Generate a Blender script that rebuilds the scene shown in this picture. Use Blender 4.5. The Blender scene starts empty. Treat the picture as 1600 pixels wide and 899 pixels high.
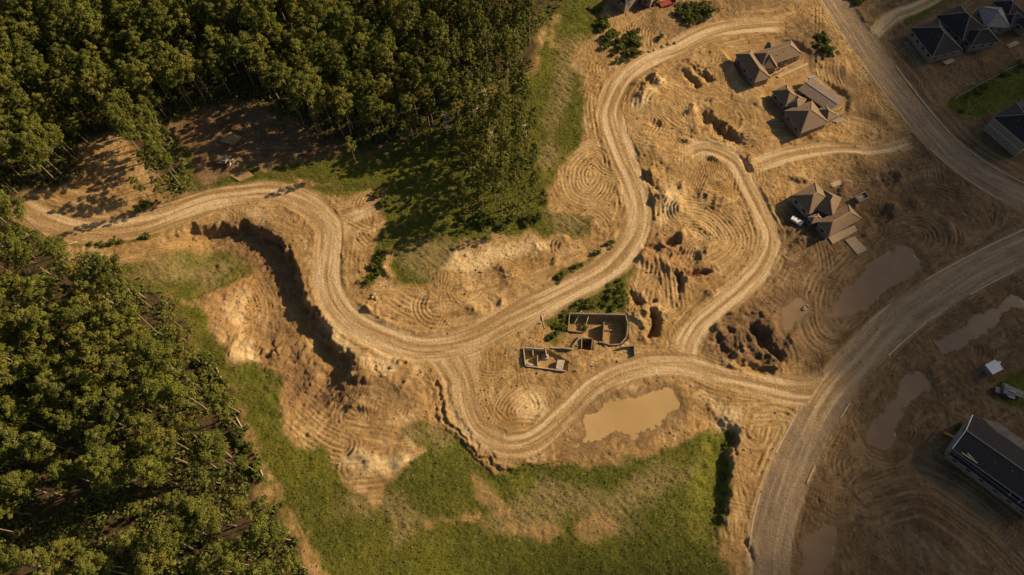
import bpy, math, random
import numpy as np
from mathutils import Vector, Matrix

# ------------------------------------------------------------------ camera, sky, sun, exposure
SC = bpy.context.scene
H = 180.0                                  # flying height above the site
TILT = math.radians(26.0)                  # tilt away from straight down
FPX = 1066.7                               # focal length in photo pixels (1600 wide)
cam_d = bpy.data.cameras.new('camera'); cam = bpy.data.objects.new('camera', cam_d)
SC.collection.objects.link(cam); SC.camera = cam
cam.location = (0, 0, H); cam.rotation_euler = (TILT, 0, 0)
cam_d.sensor_width = 36.0; cam_d.lens = 36.0 * FPX / 1600.0
cam_d.clip_start = 1.0; cam_d.clip_end = 20000.0

SUN_EL = math.radians(28.0)
SUN_AZ = math.atan2(0.36, 0.93)            # towards the sun, from +x
S = Vector((math.cos(SUN_EL) * math.cos(SUN_AZ), math.cos(SUN_EL) * math.sin(SUN_AZ), math.sin(SUN_EL)))
w = bpy.data.worlds.new('World'); SC.world = w; w.use_nodes = True
nt = w.node_tree; bg = nt.nodes['Background']
sky = nt.nodes.new('ShaderNodeTexSky'); sky.sky_type = 'NISHITA'; sky.sun_disc = False
sky.sun_elevation = SUN_EL; sky.sun_rotation = math.atan2(S.x, S.y)
sky.dust_density = 2.0
nt.links.new(sky.outputs[0], bg.inputs[0]); bg.inputs[1].default_value = 0.05
sd = bpy.data.lights.new('sun', 'SUN'); sd.energy = 5.0; sd.angle = math.radians(0.5); sd.color = (1.0, 0.78, 0.50)
so = bpy.data.objects.new('sun', sd); SC.collection.objects.link(so)
so.rotation_euler = S.to_track_quat('Z', 'Y').to_euler(); so.location = S * 900
SC.view_settings.view_transform = 'Standard'; SC.view_settings.look = 'None'
SC.view_settings.exposure = 0.52; SC.view_settings.gamma = 1.0; SC.view_settings.use_curve_mapping = False
SC.cycles.transparent_max_bounces = 16; SC.cycles.max_bounces = 5; SC.cycles.diffuse_bounces = 3

# ------------------------------------------------------------------ helpers
RNG = np.random.default_rng(7); random.seed(7)
COL = SC.collection
CT, ST = math.cos(TILT), math.sin(TILT)
def at(px, py, z=0.0):
    """photo pixel -> the point at height z that it looks at"""
    u = (px - 800.0) / FPX; v = (449.5 - py) / FPX
    d = (u, v * CT + ST, v * ST - CT); t = (H - z) / -d[2]
    return (d[0] * t, d[1] * t)
def W(pts, z=0.0): return np.array([at(p[0], p[1], z) for p in pts])
def Z(ox, oy, k, pts): return [(ox + a / k, oy + b / k) for a, b in pts]   # coordinates read off an enlarged crop

_tabs = {}
def vnoise(x, y, sc, seed=0):
    if seed not in _tabs: _tabs[seed] = np.random.default_rng(1000 + seed).random((256, 256)).astype(np.float32) * 2 - 1
    T = _tabs[seed]; x = x / sc; y = y / sc
    xi = np.floor(x).astype(np.int64); yi = np.floor(y).astype(np.int64)
    fx = (x - xi).astype(np.float32); fy = (y - yi).astype(np.float32)
    fx = fx * fx * fx * (fx * (fx * 6 - 15) + 10); fy = fy * fy * fy * (fy * (fy * 6 - 15) + 10)
    a = T[xi & 255, yi & 255]; b = T[(xi + 1) & 255, yi & 255]; c = T[xi & 255, (yi + 1) & 255]; d = T[(xi + 1) & 255, (yi + 1) & 255]
    return (a * (1 - fx) + b * fx) * (1 - fy) + (c * (1 - fx) + d * fx) * fy
def fbm(x, y, sc, seed=0, o=4, g=0.5):
    r = 0; a = 1; n = 0
    for i in range(o):
        r = r + a * vnoise(x, y, sc / 2 ** i, seed + i); n += a; a *= g
    return r / n
def sstep(a, b, x):
    t = np.clip((x - a) / (b - a), 0, 1); return t * t * (3 - 2 * t)

def smooth_line(P, n=6, closed=False):
    P = np.asarray(P, float); m = len(P); out = []
    for i in range(m if closed else m - 1):
        if closed: p0, p1, p2, p3 = P[i - 1], P[i], P[(i + 1) % m], P[(i + 2) % m]
        else: p0, p1, p2, p3 = P[max(i - 1, 0)], P[i], P[i + 1], P[min(i + 2, m - 1)]
        for k in range(n):
            t = k / n
            out.append(0.5 * (2 * p1 + (p2 - p0) * t + (2 * p0 - 5 * p1 + 4 * p2 - p3) * t * t + (3 * p1 - p0 - 3 * p2 + p3) * t ** 3))
    if not closed: out.append(P[-1])
    return np.array(out)

def link(o, parent=None):
    COL.objects.link(o)
    if parent is not None: o.parent = parent
    return o
def tag(o, label=None, cat=None, group=None, kind=None):
    if label: o['label'] = label
    if cat: o['category'] = cat
    if group: o['group'] = group
    if kind: o['kind'] = kind
    return o
def empty(name, loc=(0, 0, 0), rz=0):
    o = bpy.data.objects.new(name, None); COL.objects.link(o); o.location = loc; o.rotation_euler = (0, 0, rz); o.empty_display_size = 0.5
    return o
def np_mesh(name, V, F, mats, smooth=False, mi=None):
    """V (n,3); F (m,k) all faces with k corners"""
    V = np.asarray(V, np.float32); F = np.asarray(F, np.int32); k = F.shape[1]
    me = bpy.data.meshes.new(name); me.vertices.add(len(V)); me.vertices.foreach_set('co', V.ravel())
    me.loops.add(F.size); me.loops.foreach_set('vertex_index', F.ravel())
    me.polygons.add(len(F)); me.polygons.foreach_set('loop_start', np.arange(0, F.size, k, dtype=np.int32))
    me.polygons.foreach_set('loop_total', np.full(len(F), k, np.int32))
    if smooth: me.polygons.foreach_set('use_smooth', np.ones(len(F), bool))
    for m in (mats if isinstance(mats, (list, tuple)) else [mats]): me.materials.append(m)
    if mi is not None: me.polygons.foreach_set('material_index', np.asarray(mi, np.int32))
    me.update(calc_edges=True)
    return me
class MB:
    """collects simple solids; build() links them as one mesh object"""
    def __init__(s): s.v = []; s.f = []
    def poly(s, pts, faces):
        n = len(s.v); s.v += [tuple(p) for p in pts]; s.f += [tuple(n + i for i in f) for f in faces]
    def prism(s, base, z0, z1):
        """closed prism over a polygon given counter-clockwise; z0,z1 number or per-corner list"""
        m = len(base); a = z0 if hasattr(z0, '__len__') else [z0] * m; b = z1 if hasattr(z1, '__len__') else [z1] * m
        pts = [(p[0], p[1], a[i]) for i, p in enumerate(base)] + [(p[0], p[1], b[i]) for i, p in enumerate(base)]
        s.poly(pts, [tuple(range(m - 1, -1, -1)), tuple(range(m, 2 * m))] + [(i, (i + 1) % m, m + (i + 1) % m, m + i) for i in range(m)])
    def bar(s, p, q, wdt, hgt=None):
        """box beam from p to q"""
        p = Vector(p); q = Vector(q); d = (q - p).normalized(); hgt = hgt or wdt
        up = Vector((0, 0, 1)) if abs(d.z) < 0.95 else Vector((1, 0, 0))
        a = d.cross(up).normalized() * wdt / 2; b = a.cross(d).normalized() * hgt / 2
        s.poly([p - a - b, p + a - b, p + a + b, p - a + b, q - a - b, q + a - b, q + a + b, q - a + b],
               [(3, 2, 1, 0), (4, 5, 6, 7), (0, 1, 5, 4), (1, 2, 6, 5), (2, 3, 7, 6), (3, 0, 4, 7)])
    def tube(s, p, q, r0, r1, n=8):
        p = Vector(p); q = Vector(q); d = (q - p).normalized()
        up = Vector((0, 0, 1)) if abs(d.z) < 0.95 else Vector((1, 0, 0)); a = d.cross(up).normalized(); b = d.cross(a)
        pts = [p + (a * math.cos(t) + b * math.sin(t)) * r0 for t in [i * 2 * math.pi / n for i in range(n)]]
        pts += [q + (a * math.cos(t) + b * math.sin(t)) * r1 for t in [i * 2 * math.pi / n for i in range(n)]]
        s.poly(pts, [tuple(range(n)), tuple(range(2 * n - 1, n - 1, -1))] + [(i, n + i, n + (i + 1) % n, (i + 1) % n) for i in range(n)])
    def build(s, name, mat, parent=None, smooth=False):
        me = bpy.data.meshes.new(name); me.from_pydata(s.v, [], s.f); me.materials.append(mat); me.update()
        if smooth:
            for p in me.polygons: p.use_smooth = True
        return link(bpy.data.objects.new(name, me), parent)

# ------------------------------------------------------------------ materials
class NT:
    def __init__(s, name, rough=0.9, spec=0.2):
        s.m = bpy.data.materials.new(name); s.m.use_nodes = True; s.t = s.m.node_tree; s.b = s.t.nodes['Principled BSDF']
        s.b.inputs['Roughness'].default_value = rough; s.b.inputs['Specular IOR Level'].default_value = spec
    def n(s, typ, **kw):
        o = s.t.nodes.new(typ)
        for k, v in kw.items(): setattr(o, k, v)
        return o
    def l(s, a, b): s.t.links.new(a, b)
    def noise(s, scale, detail=3, rough=0.6, coord='Object', stretch=None, w=0):
        tc = s.n('ShaderNodeTexCoord'); nz = s.n('ShaderNodeTexNoise'); nz.inputs['Scale'].default_value = scale
        nz.inputs['Detail'].default_value = detail; nz.inputs['Roughness'].default_value = rough
        mp = s.n('ShaderNodeMapping'); mp.inputs['Location'].default_value = (w * 13.1, w * 7.7, w * 3.3)
        if stretch: mp.inputs['Scale'].default_value = stretch
        s.l(tc.outputs[coord], mp.inputs[0]); s.l(mp.outputs[0], nz.inputs['Vector'])
        return nz.outputs['Fac']
    def ramp(s, fac, a, b, lo=0.0, hi=1.0):
        r = s.n('ShaderNodeMapRange'); r.interpolation_type = 'SMOOTHSTEP'
        r.inputs[1].default_value = a; r.inputs[2].default_value = b; r.inputs[3].default_value = lo; r.inputs[4].default_value = hi
        s.l(fac, r.inputs[0]); return r.outputs[0]
    def math(s, op, a, b):
        o = s.n('ShaderNodeMath', operation=op)
        for i, x in enumerate((a, b)):
            if isinstance(x, (int, float)): o.inputs[i].default_value = x
            else: s.l(x, o.inputs[i])
        return o.outputs[0]
    def mix(s, fac, a, b, mode='MIX'):
        o = s.n('ShaderNodeMix', data_type='RGBA'); o.blend_type = mode
        for i, x in ((0, fac), (6, a), (7, b)):
            if isinstance(x, (int, float)): o.inputs[i].default_value = x
            elif isinstance(x, tuple): o.inputs[i].default_value = (*x, 1)
            else: s.l(x, o.inputs[i])
        return o.outputs[2]
    def out(s, col):
        if isinstance(col, tuple): s.b.inputs['Base Color'].default_value = (*col, 1)
        else: s.l(col, s.b.inputs['Base Color'])
        return s.m
    def bump(s, fac, dist=0.1, strength=0.6):
        b = s.n('ShaderNodeBump'); b.inputs['Strength'].default_value = strength; b.inputs['Distance'].default_value = dist
        s.l(fac, b.inputs['Height']); s.l(b.outputs[0], s.b.inputs['Normal'])
def simple(name, a, b, scale=1.5, rough=0.85, spec=0.2, detail=4, stretch=None):
    t = NT(name, rough, spec); return t.out(t.mix(t.ramp(t.noise(scale, detail, 0.65, stretch=stretch), 0.32, 0.68), a, b))

def ground_material():
    t = NT('earth', 0.95, 0.1)
    A = t.n('ShaderNodeAttribute'); A.attribute_name = 'maskA'; sa = t.n('ShaderNodeSeparateColor'); t.l(A.outputs['Color'], sa.inputs[0])
    B = t.n('ShaderNodeAttribute'); B.attribute_name = 'maskB'; sb = t.n('ShaderNodeSeparateColor'); t.l(B.outputs['Color'], sb.inputs[0])
    C = t.n('ShaderNodeAttribute'); C.attribute_name = 'maskC'; sc = t.n('ShaderNodeSeparateColor'); t.l(C.outputs['Color'], sc.inputs[0])
    grass, road, dark, pale = sa.outputs[0], sa.outputs[1], sa.outputs[2], A.outputs['Alpha']
    forest, paved, dry, red = sb.outputs[0], sb.outputs[1], sb.outputs[2], B.outputs['Alpha']
    streak, track, wet = sc.outputs[0], sc.outputs[1], sc.outputs[2]
    n1 = t.noise(0.045, 5, 0.6); n2 = t.noise(0.35, 5, 0.65, w=1); n3 = t.noise(2.2, 4, 0.7, w=2); n4 = t.noise(0.12, 6, 0.7, w=3); n5 = t.noise(1.3, 5, 0.75, w=7); n6 = t.noise(0.8, 6, 0.85, w=9)
    col = t.mix(t.ramp(n1, 0.35, 0.65), (0.33, 0.197, 0.072), (0.43, 0.268, 0.108))
    col = t.mix(t.ramp(n2, 0.45, 0.68, 0, 0.75), col, (0.235, 0.135, 0.052))
    col = t.mix(t.ramp(n4, 0.53, 0.70, 0, 0.75), col, (0.57, 0.40, 0.20))
    col = t.mix(t.ramp(n4, 0.45, 0.30, 0, 0.6), col, (0.25, 0.15, 0.068))
    col = t.mix(t.math('MULTIPLY', pale, t.ramp(n2, 0.3, 0.6, 0.6, 1.0)), col, (0.64, 0.46, 0.23))
    col = t.mix(t.math('MULTIPLY', red, 0.8), col, (0.25, 0.13, 0.055))
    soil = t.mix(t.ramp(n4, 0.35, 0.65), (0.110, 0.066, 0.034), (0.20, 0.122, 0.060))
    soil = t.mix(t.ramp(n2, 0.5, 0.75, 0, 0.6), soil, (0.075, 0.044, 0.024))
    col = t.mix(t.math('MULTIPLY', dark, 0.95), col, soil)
    col = t.mix(t.ramp(track, 0.45, 0.95, 0, 0.45), col, t.mix(t.math('MULTIPLY', dark, 0.8), (0.58, 0.40, 0.19), (0.24, 0.165, 0.095)))
    rcol = t.mix(t.ramp(n2, 0.35, 0.7), (0.47, 0.31, 0.145), (0.40, 0.255, 0.112))
    rcol = t.mix(t.ramp(streak, 0.35, 0.8), rcol, (0.64, 0.465, 0.265))
    rcol = t.mix(t.ramp(streak, 0.45, 0.15, 0, 0.8), rcol, (0.29, 0.175, 0.07))
    col = t.mix(road, col, rcol)
    pcol = t.mix(t.ramp(n4, 0.4, 0.62), (0.30, 0.205, 0.115), (0.215, 0.155, 0.10))
    pcol = t.mix(t.ramp(streak, 0.35, 0.9, 0, 0.85), pcol, (0.40, 0.30, 0.19))
    col = t.mix(paved, col, pcol)
    floor = t.mix(t.ramp(n2, 0.35, 0.65), (0.035, 0.034, 0.013), (0.10, 0.06, 0.03))
    floor = t.mix(t.ramp(n3, 0.55, 0.75, 0, 0.45), floor, (0.17, 0.11, 0.06))
    col = t.mix(forest, col, floor)
    g = t.mix(t.ramp(n2, 0.3, 0.7), (0.058, 0.070, 0.010), (0.127, 0.124, 0.017))
    g = t.mix(t.ramp(n4, 0.35, 0.7, 0, 0.8), g, (0.088, 0.096, 0.011))
    g = t.mix(t.ramp(n1, 0.45, 0.62, 0, 0.65), g, (0.155, 0.15, 0.018))
    g = t.mix(t.ramp(n4, 0.56, 0.66, 0, 0.4), g, (0.15, 0.105, 0.035))
    g = t.mix(t.math('MULTIPLY', dry, t.ramp(n3, 0.3, 0.7, 0.55, 1.0)), g, (0.26, 0.19, 0.075))
    g = t.mix(t.ramp(n3, 0.5, 0.8, 0, 0.3), g, (0.13, 0.115, 0.022))
    col = t.mix(grass, col, g)
    col = t.mix(t.math('MULTIPLY', wet, 0.6), col, (0.17, 0.105, 0.05))
    col = t.mix(t.ramp(n3, 0.50, 0.68, 0, 0.62), col, t.mix(0.8, col, (0.09, 0.055, 0.025)))
    col = t.mix(t.ramp(n6, 0.56, 0.70, 0, 0.4), col, t.mix(0.7, col, (0.07, 0.04, 0.02)))
    col = t.mix(t.ramp(n5, 0.54, 0.70, 0, 0.45), col, t.mix(0.5, col, (0.72, 0.56, 0.33)))
    t.bump(t.noise(1.5, 6, 0.8, w=5), 0.55, 0.85)
    return t.out(col)
M = {}
M['earth'] = ground_material()
def mud_material(name, a, b):
    t = NT(name, 0.22, 0.3); n = t.noise(0.10, 4, 0.6, w=2)
    t.l(t.ramp(t.noise(0.3, 4, 0.6, w=4), 0.3, 0.75, 0.28, 0.42), t.b.inputs['Roughness'])
    return t.out(t.mix(t.ramp(n, 0.3, 0.7), a, b))
M['puddle'] = mud_material('muddy_water', (0.43, 0.28, 0.12), (0.37, 0.235, 0.095))
M['puddle_b'] = mud_material('brown_muddy_water', (0.215, 0.130, 0.066), (0.175, 0.104, 0.053))

def leaf_material(name, dark, light, trans=0.25, warm=0.4):
    t = NT(name, 0.75, 0.15)
    a = t.n('ShaderNodeAttribute'); a.attribute_name = 'tint'; oi = t.n('ShaderNodeObjectInfo')
    f = t.math('ADD', t.math('MULTIPLY', a.outputs['Fac'], 0.65), t.math('MULTIPLY', oi.outputs['Random'], 0.35))
    c = t.mix(f, dark, light)
    c = t.mix(t.ramp(oi.outputs['Random'], 0.75, 1.0, 0, warm), c, (0.23, 0.18, 0.04))
    tr = t.n('ShaderNodeBsdfTranslucent'); mx = t.n('ShaderNodeMixShader'); mx.inputs[0].default_value = trans
    t.l(c, t.b.inputs['Base Color']); t.l(c, tr.inputs[0])
    t.l(t.b.outputs[0], mx.inputs[1]); t.l(tr.outputs[0], mx.inputs[2]); t.l(mx.outputs[0], t.t.nodes['Material Output'].inputs[0])
    return t.m
M['pine'] = leaf_material('pine_needles', (0.056, 0.070, 0.014), (0.25, 0.255, 0.042), 0.32)
M['shrub'] = leaf_material('shrub_leaves', (0.060, 0.080, 0.016), (0.19, 0.21, 0.042), 0.3)
M['grass'] = leaf_material('grass_blades', (0.056, 0.072, 0.008), (0.165, 0.17, 0.020), 0.2, 0.0)
M['dead'] = leaf_material('bare_twigs', (0.13, 0.09, 0.055), (0.26, 0.19, 0.12), 0.0)
M['bark'] = simple('pine_bark', (0.20, 0.14, 0.095), (0.34, 0.26, 0.18), 1.2, stretch=(1, 1, 0.2))
M['shingle'] = simple('brown_shingles', (0.155, 0.103, 0.060), (0.22, 0.15, 0.088), 2.5)
M['shingle_p'] = simple('weathered_brown_roofing', (0.14, 0.10, 0.08), (0.19, 0.14, 0.11), 1.2)
M['shingle_d'] = simple('charcoal_shingles', (0.026, 0.023, 0.023), (0.045, 0.039, 0.037), 2.0)
M['shingle_g'] = simple('grey_roof_underlay', (0.22, 0.19, 0.16), (0.33, 0.29, 0.25), 0.9)
M['cap'] = simple('ridge_cap', (0.24, 0.17, 0.11), (0.32, 0.23, 0.15), 2)
M['cap_d'] = simple('ridge_cap_grey', (0.17, 0.14, 0.12), (0.25, 0.21, 0.18), 2)
M['wall'] = simple('brick_wall', (0.17, 0.13, 0.10), (0.27, 0.21, 0.165), 3)
M['wall_w'] = simple('wrapped_wall', (0.24, 0.215, 0.18), (0.35, 0.31, 0.265), 1.5)
M['concrete'] = simple('concrete', (0.34, 0.27, 0.19), (0.46, 0.38, 0.28), 1.2)
M['concrete_g'] = simple('grey_concrete', (0.18, 0.14, 0.10), (0.28, 0.22, 0.155), 0.8)
M['slab'] = simple('dusty_slab', (0.38, 0.27, 0.155), (0.46, 0.335, 0.20), 0.8)
M['timber'] = simple('sawn_timber', (0.40, 0.29, 0.17), (0.55, 0.42, 0.27), 2)
M['timber_g'] = simple('grey_timber', (0.24, 0.20, 0.16), (0.36, 0.31, 0.26), 2)
M['white'] = simple('white_sheet', (0.62, 0.59, 0.55), (0.75, 0.72, 0.68), 1, 0.5)
M['red'] = simple('red_paint', (0.26, 0.045, 0.035), (0.33, 0.06, 0.045), 2, 0.5)
M['yellow'] = simple('yellow_paint', (0.50, 0.30, 0.05), (0.6, 0.38, 0.07), 2, 0.5)
M['purple'] = simple('dark_car_paint', (0.06, 0.04, 0.07), (0.09, 0.06, 0.10), 2, 0.35, 0.5)
M['steel'] = simple('dull_steel', (0.16, 0.15, 0.15), (0.26, 0.25, 0.24), 2, 0.45, 0.5)
M['rubber'] = simple('rubber', (0.02, 0.02, 0.02), (0.04, 0.036, 0.033), 3)
M['rock'] = simple('pale_rubble', (0.26, 0.185, 0.105), (0.38, 0.28, 0.17), 1.4)
M['log'] = simple('bleached_log', (0.42, 0.33, 0.23), (0.56, 0.46, 0.34), 1.5)
def glass_mat():
    t = NT('window_glass', 0.08, 0.6); return t.out((0.03, 0.033, 0.038))
M['glass'] = glass_mat()

# ------------------------------------------------------------------ the terrain grid
STEP = 0.33
def axis(a, b, far):
    c = list(np.arange(a, b + 1e-6, STEP)); s = STEP
    lo = [c[0]]; hi = [c[-1]]
    while hi[-1] < far: s = min(s * 1.35, 150); hi.append(hi[-1] + s)
    s = STEP
    while lo[-1] > -far: s = min(s * 1.35, 150); lo.append(lo[-1] - s)
    return np.array(lo[:0:-1] + c + hi[1:])
AX = axis(-200, 204, 3000); AY = axis(2, 212, 3000)
X, Y = np.meshgrid(AX, AY, indexing='ij'); X = X.astype(np.float32); Y = Y.astype(np.float32)
SH = X.shape

def sub(p, q, R):
    x0 = np.searchsorted(AX, min(p[0], q[0]) - R); x1 = np.searchsorted(AX, max(p[0], q[0]) + R)
    y0 = np.searchsorted(AY, min(p[1], q[1]) - R); y1 = np.searchsorted(AY, max(p[1], q[1]) + R)
    return slice(x0, x1), slice(y0, y1)
def line_field(P, R, closed=False, lat=False, D=None, L=None, Sx=None, off=0.0, start=0.0, nocap=False):
    """distance to a polyline out to R (plus signed lateral offset and arc length)"""
    if D is None: D = np.full(SH, R, np.float32)
    if lat and L is None: L = np.full(SH, R, np.float32); Sx = np.zeros(SH, np.float32)
    P = np.asarray(P); m = len(P); acc = start
    for i in range(m if closed else m - 1):
        p = P[i]; q = P[(i + 1) % m]; e = q - p; ln = math.hypot(*e)
        if ln < 1e-6: continue
        sl = sub(p, q, R); x = X[sl] - p[0]; y = Y[sl] - p[1]
        t = np.clip((x * e[0] + y * e[1]) / (ln * ln), 0, 1)
        dx = x - t * e[0]; dy = y - t * e[1]; d = np.sqrt(dx * dx + dy * dy) + off
        if nocap and not closed:
            if i == 0: d = np.where(t <= 0, 99.0, d)
            if i == m - 2: d = np.where(t >= 1, 99.0, d)
        k = d < D[sl]
        D[sl] = np.where(k, d, D[sl])
        if lat:
            s = (x * e[1] - y * e[0]) / ln
            L[sl] = np.where(k, np.sign(s) * d, L[sl]); Sx[sl] = np.where(k, acc + t * ln, Sx[sl])
        acc += ln
    return (D, L, Sx) if lat else D
def poly_field(P, R=12.0):
    """signed distance to a polygon, negative inside, clipped to +-R"""
    P = np.asarray(P); D = line_field(P, R, True)
    lo = P.min(0) - 1; hi = P.max(0) + 1; sl = sub(lo, hi, 0.5)
    x = X[sl]; y = Y[sl]; ins = np.zeros(x.shape, bool); m = len(P)
    for i in range(m):
        a = P[i]; b = P[(i + 1) % m]
        if abs(a[1] - b[1]) < 1e-9: continue
        ins ^= ((a[1] > y) != (b[1] > y)) & (x < (b[0] - a[0]) * (y - a[1]) / (b[1] - a[1]) + a[0])
    D[sl] = np.where(ins, -D[sl], D[sl]); return D
def zone(pts, soft=1.5, rough=2.0, seed=0, smooth=True, world=False, nsc=5.0):
    P = W(pts) if not world else np.asarray(pts)
    if smooth: P = smooth_line(P, 4, True)
    d = poly_field(P, 12.0 + soft) + rough * fbm(X, Y, nsc, seed + 40, 3)
    return sstep(soft, -soft, d)

# ---- roads: (name, label, centre line in photo pixels, width in metres, paved)
ROADS = [
 ('paved_road', [(1204, 980), (1204, 899), (1204, 850), (1213, 800), (1233, 740), (1262, 680), (1290, 632), (1332, 572), (1392, 512), (1452, 467), (1522, 426), (1602, 386), (1690, 350), (1850, 300)], 9.6, 1),
 ('paved_road', [(1235, -110), (1290, -22), (1330, 40), (1378, 110), (1420, 166), (1470, 224), (1520, 264), (1580, 299), (1640, 325), (1740, 350)], 10.0, 1),
 ('dirt_road', [(20, 312), (60, 335), (100, 351), (150, 358), (210, 352), (270, 332), (330, 313), (390, 303), (430, 302), (470, 312), (500, 333), (515, 360), (512, 400), (510, 438), (524, 475), (555, 505), (600, 530), (650, 545), (700, 542), (750, 524), (810, 493), (870, 463), (930, 430), (970, 398), (993, 360), (1000, 325), (990, 285), (974, 245), (958, 200), (953, 165), (970, 125), (1010, 97), (1060, 75), (1110, 52), (1160, 42), (1225, 40)], 7.6, 0),
 ('dirt_road', [(690, 552), (715, 590), (724, 630), (740, 667), (770, 690), (802, 698), (840, 686), (880, 648), (920, 610), (970, 582), (1020, 570), (1080, 573), (1130, 589), (1190, 602), (1245, 612), (1285, 606), (1318, 592)], 7.0, 0),
 ('dirt_track', [(1070, 556), (1074, 536), (1092, 508), (1130, 475), (1170, 440), (1197, 405), (1205, 370), (1190, 330), (1170, 290), (1150, 255), (1122, 237), (1095, 232), (1068, 244)], 5.6, 0),
 ('dirt_track', [(1172, 262), (1230, 243), (1300, 232), (1365, 236), (1430, 222)], 4.4, 0),
 ('dirt_track', [(1362, 60), (1395, 28), (1440, 8), (1500, -30)], 5.5, 0),
 ('dirt_track', [(535, 345), (565, 335), (590, 322)], 5.0, 0),
]
height = (0.55 * fbm(X, Y, 55, 1, 3)).astype(np.float32)
base = height.copy()
road_m = np.zeros(SH, np.float32); paved_m = np.zeros(SH, np.float32); streak = np.zeros(SH, np.float32)
owner = np.zeros(SH, np.int16)             # which setting object each grid point belongs to
berm = np.zeros(SH, np.float32); rut = np.zeros(SH, np.float32)
guideD = np.full(SH, 26.0, np.float32)     # distance to the nearest machine path
guideI = np.zeros(SH, np.float32)
ROADW = []
edge_n = 0.7 * fbm(X, Y, 6, 11, 3)
for i, (nm, pts, wd, pv) in enumerate(ROADS):
    P = smooth_line(W(pts), 6); ROADW.append(P)
    D, L, Sx = line_field(P, 26.0, lat=True)
    hw = wd / 2; d = D + ((edge_n * 1.2 + 1.1 * fbm(X, Y, 28, 13 + i, 2)) if not pv else 0.35 * edge_n)
    tot = float(np.sum(np.hypot(*np.diff(P, axis=0).T)))
    taper = sstep(0.0, 5.0, Sx) * sstep(tot, tot - 5.0, Sx); capm = (Sx > 0.01) & (Sx < tot - 0.01)
    m = sstep(hw + 1.4, hw - 0.7, d) * taper
    wob = L + 1.3 * fbm(X, Y, 24, 25 + i, 2)
    st = 0.5 + 0.75 * fbm(wob + 40 * i, Sx * 0.045, 0.95, 21 + i, 4, 0.7) + 0.22 * np.exp(-((np.abs(wob) - 1.7) / 0.8) ** 2) - 0.1
    k = m > road_m
    streak = np.where(k, np.clip(st, 0, 1), streak); road_m = np.maximum(road_m, m)
    paved_m = np.maximum(paved_m, m) if pv else paved_m * (1 - m * 0.85)
    owner = np.where((d < hw) & (taper > 0.3) & (owner == 0), i + 1, owner)
    berm = np.maximum(berm, (0.32 if not pv else 0.18) * np.exp(-((d - hw - 0.7) / 0.55) ** 2) * taper * (0.6 + 0.6 * fbm(X, Y, 3, 31, 2)))
    rut = np.where(m > 0.3, 0.075 * fbm(wob, Sx * 0.03, 0.9, 35 + i, 2) * m, rut)
    k = (D < guideD) & capm; guideD = np.where(k, D, guideD); guideI = np.where(k, i * 3.7, guideI)

for pts, ow in (([(625, 540), (690, 545), (740, 530), (790, 508), (752, 552), (738, 600), (714, 604), (690, 578)], 3), ([(1030, 580), (1062, 552), (1072, 525), (1098, 518), (1096, 550), (1130, 585)], 4), ([(1215, 600), (1290, 592), (1315, 590), (1295, 640), (1272, 668), (1262, 632)], 4), ([(498, 330), (535, 338), (560, 330), (530, 360), (515, 390)], 3)):
    m = zone(pts, 1.6, 1.6, 15, nsc=4); road_m = np.maximum(road_m, m); paved_m = paved_m * (1 - 0.7 * m); owner = np.where((m > 0.5) & (owner == 0), ow, owner)
    streak = np.where((m > 0.3) & (streak == 0), 0.5, streak); berm = berm * (1 - m)
# ---- ground cover
G = {}
meadow = [(262, 470), (300, 480), (335, 520), (358, 570), (395, 562), (425, 580), (440, 612), (438, 645), (455, 685), (500, 702), (528, 735), (545, 770), (590, 790), (612, 760), (640, 735), (672, 705), (650, 690), (628, 672), (665, 662), (700, 668), (735, 702), (775, 732), (840, 722), (910, 728), (990, 715), (1050, 702), (1080, 682), (1120, 674), (1147, 680), (1141, 740), (1130, 800), (1128, 870), (1130, 980), (560, 980), (505, 900), (430, 790), (400, 710), (360, 620), (320, 560), (270, 505)]
strip = [(855, -60), (938, -60), (945, 25), (922, 75), (908, 150), (916, 200), (885, 250), (862, 290), (858, 335), (925, 338), (905, 365), (830, 366), (760, 368), (715, 385), (700, 410), (650, 446), (615, 440), (612, 405), (596, 398), (575, 445), (588, 390), (600, 350), (596, 300), (550, 298), (480, 288), (420, 262), (500, 248), (580, 232), (690, 190), (800, 150), (845, 80)]
g = np.zeros(SH, np.float32)
for i, (pts, so_, ro) in enumerate([(meadow, 1.2, 2.2), (strip, 1.5, 2.5),
        ([(185, 425), (250, 400), (330, 385), (372, 395), (378, 415), (345, 440), (300, 470), (240, 462)], 3, 3),
        ([(275, 225), (300, 240), (300, 280), (330, 300), (300, 312), (262, 318), (285, 280)], 2, 2),
        ([(330, 290), (400, 262), (470, 285), (560, 300), (480, 300), (420, 292), (360, 300)], 2, 2.5),
        ([(1405, 25), (1430, -5), (1500, -30), (1560, -20), (1470, 10), (1425, 42)], 0.8, 1),
        ([(1480, 160), (1540, 125), (1610, 92), (1680, 80), (1680, 190), (1600, 168), (1545, 182), (1500, 180)], 1, 1.5),
        ([(1555, 612), (1600, 570), (1660, 540), (1680, 640), (1600, 640)], 1, 1),
        ([(85, 366), (150, 376), (235, 360), (240, 372), (150, 386), (90, 376)], 1, 1.2),
        ([(100, 345), (150, 352), (215, 338), (236, 322), (230, 345), (160, 352)], 1, 1.2),
        ([(840, 485), (900, 455), (980, 415), (985, 445), (975, 490), (900, 490), (870, 540), (855, 520)], 1.5, 2.5),
        ([(865, 430), (930, 400), (965, 370), (978, 335), (980, 352), (965, 385), (925, 410), (872, 440)], 0.8, 1.5),
        ([(1080, 505), (1105, 470), (1140, 450), (1120, 475), (1090, 505)], 0.8, 1.0),
        ([(572, 440), (590, 395), (605, 400), (585, 440)], 0.8, 1)]):
    g = np.maximum(g, zone(pts, so_, ro, i))
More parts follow.
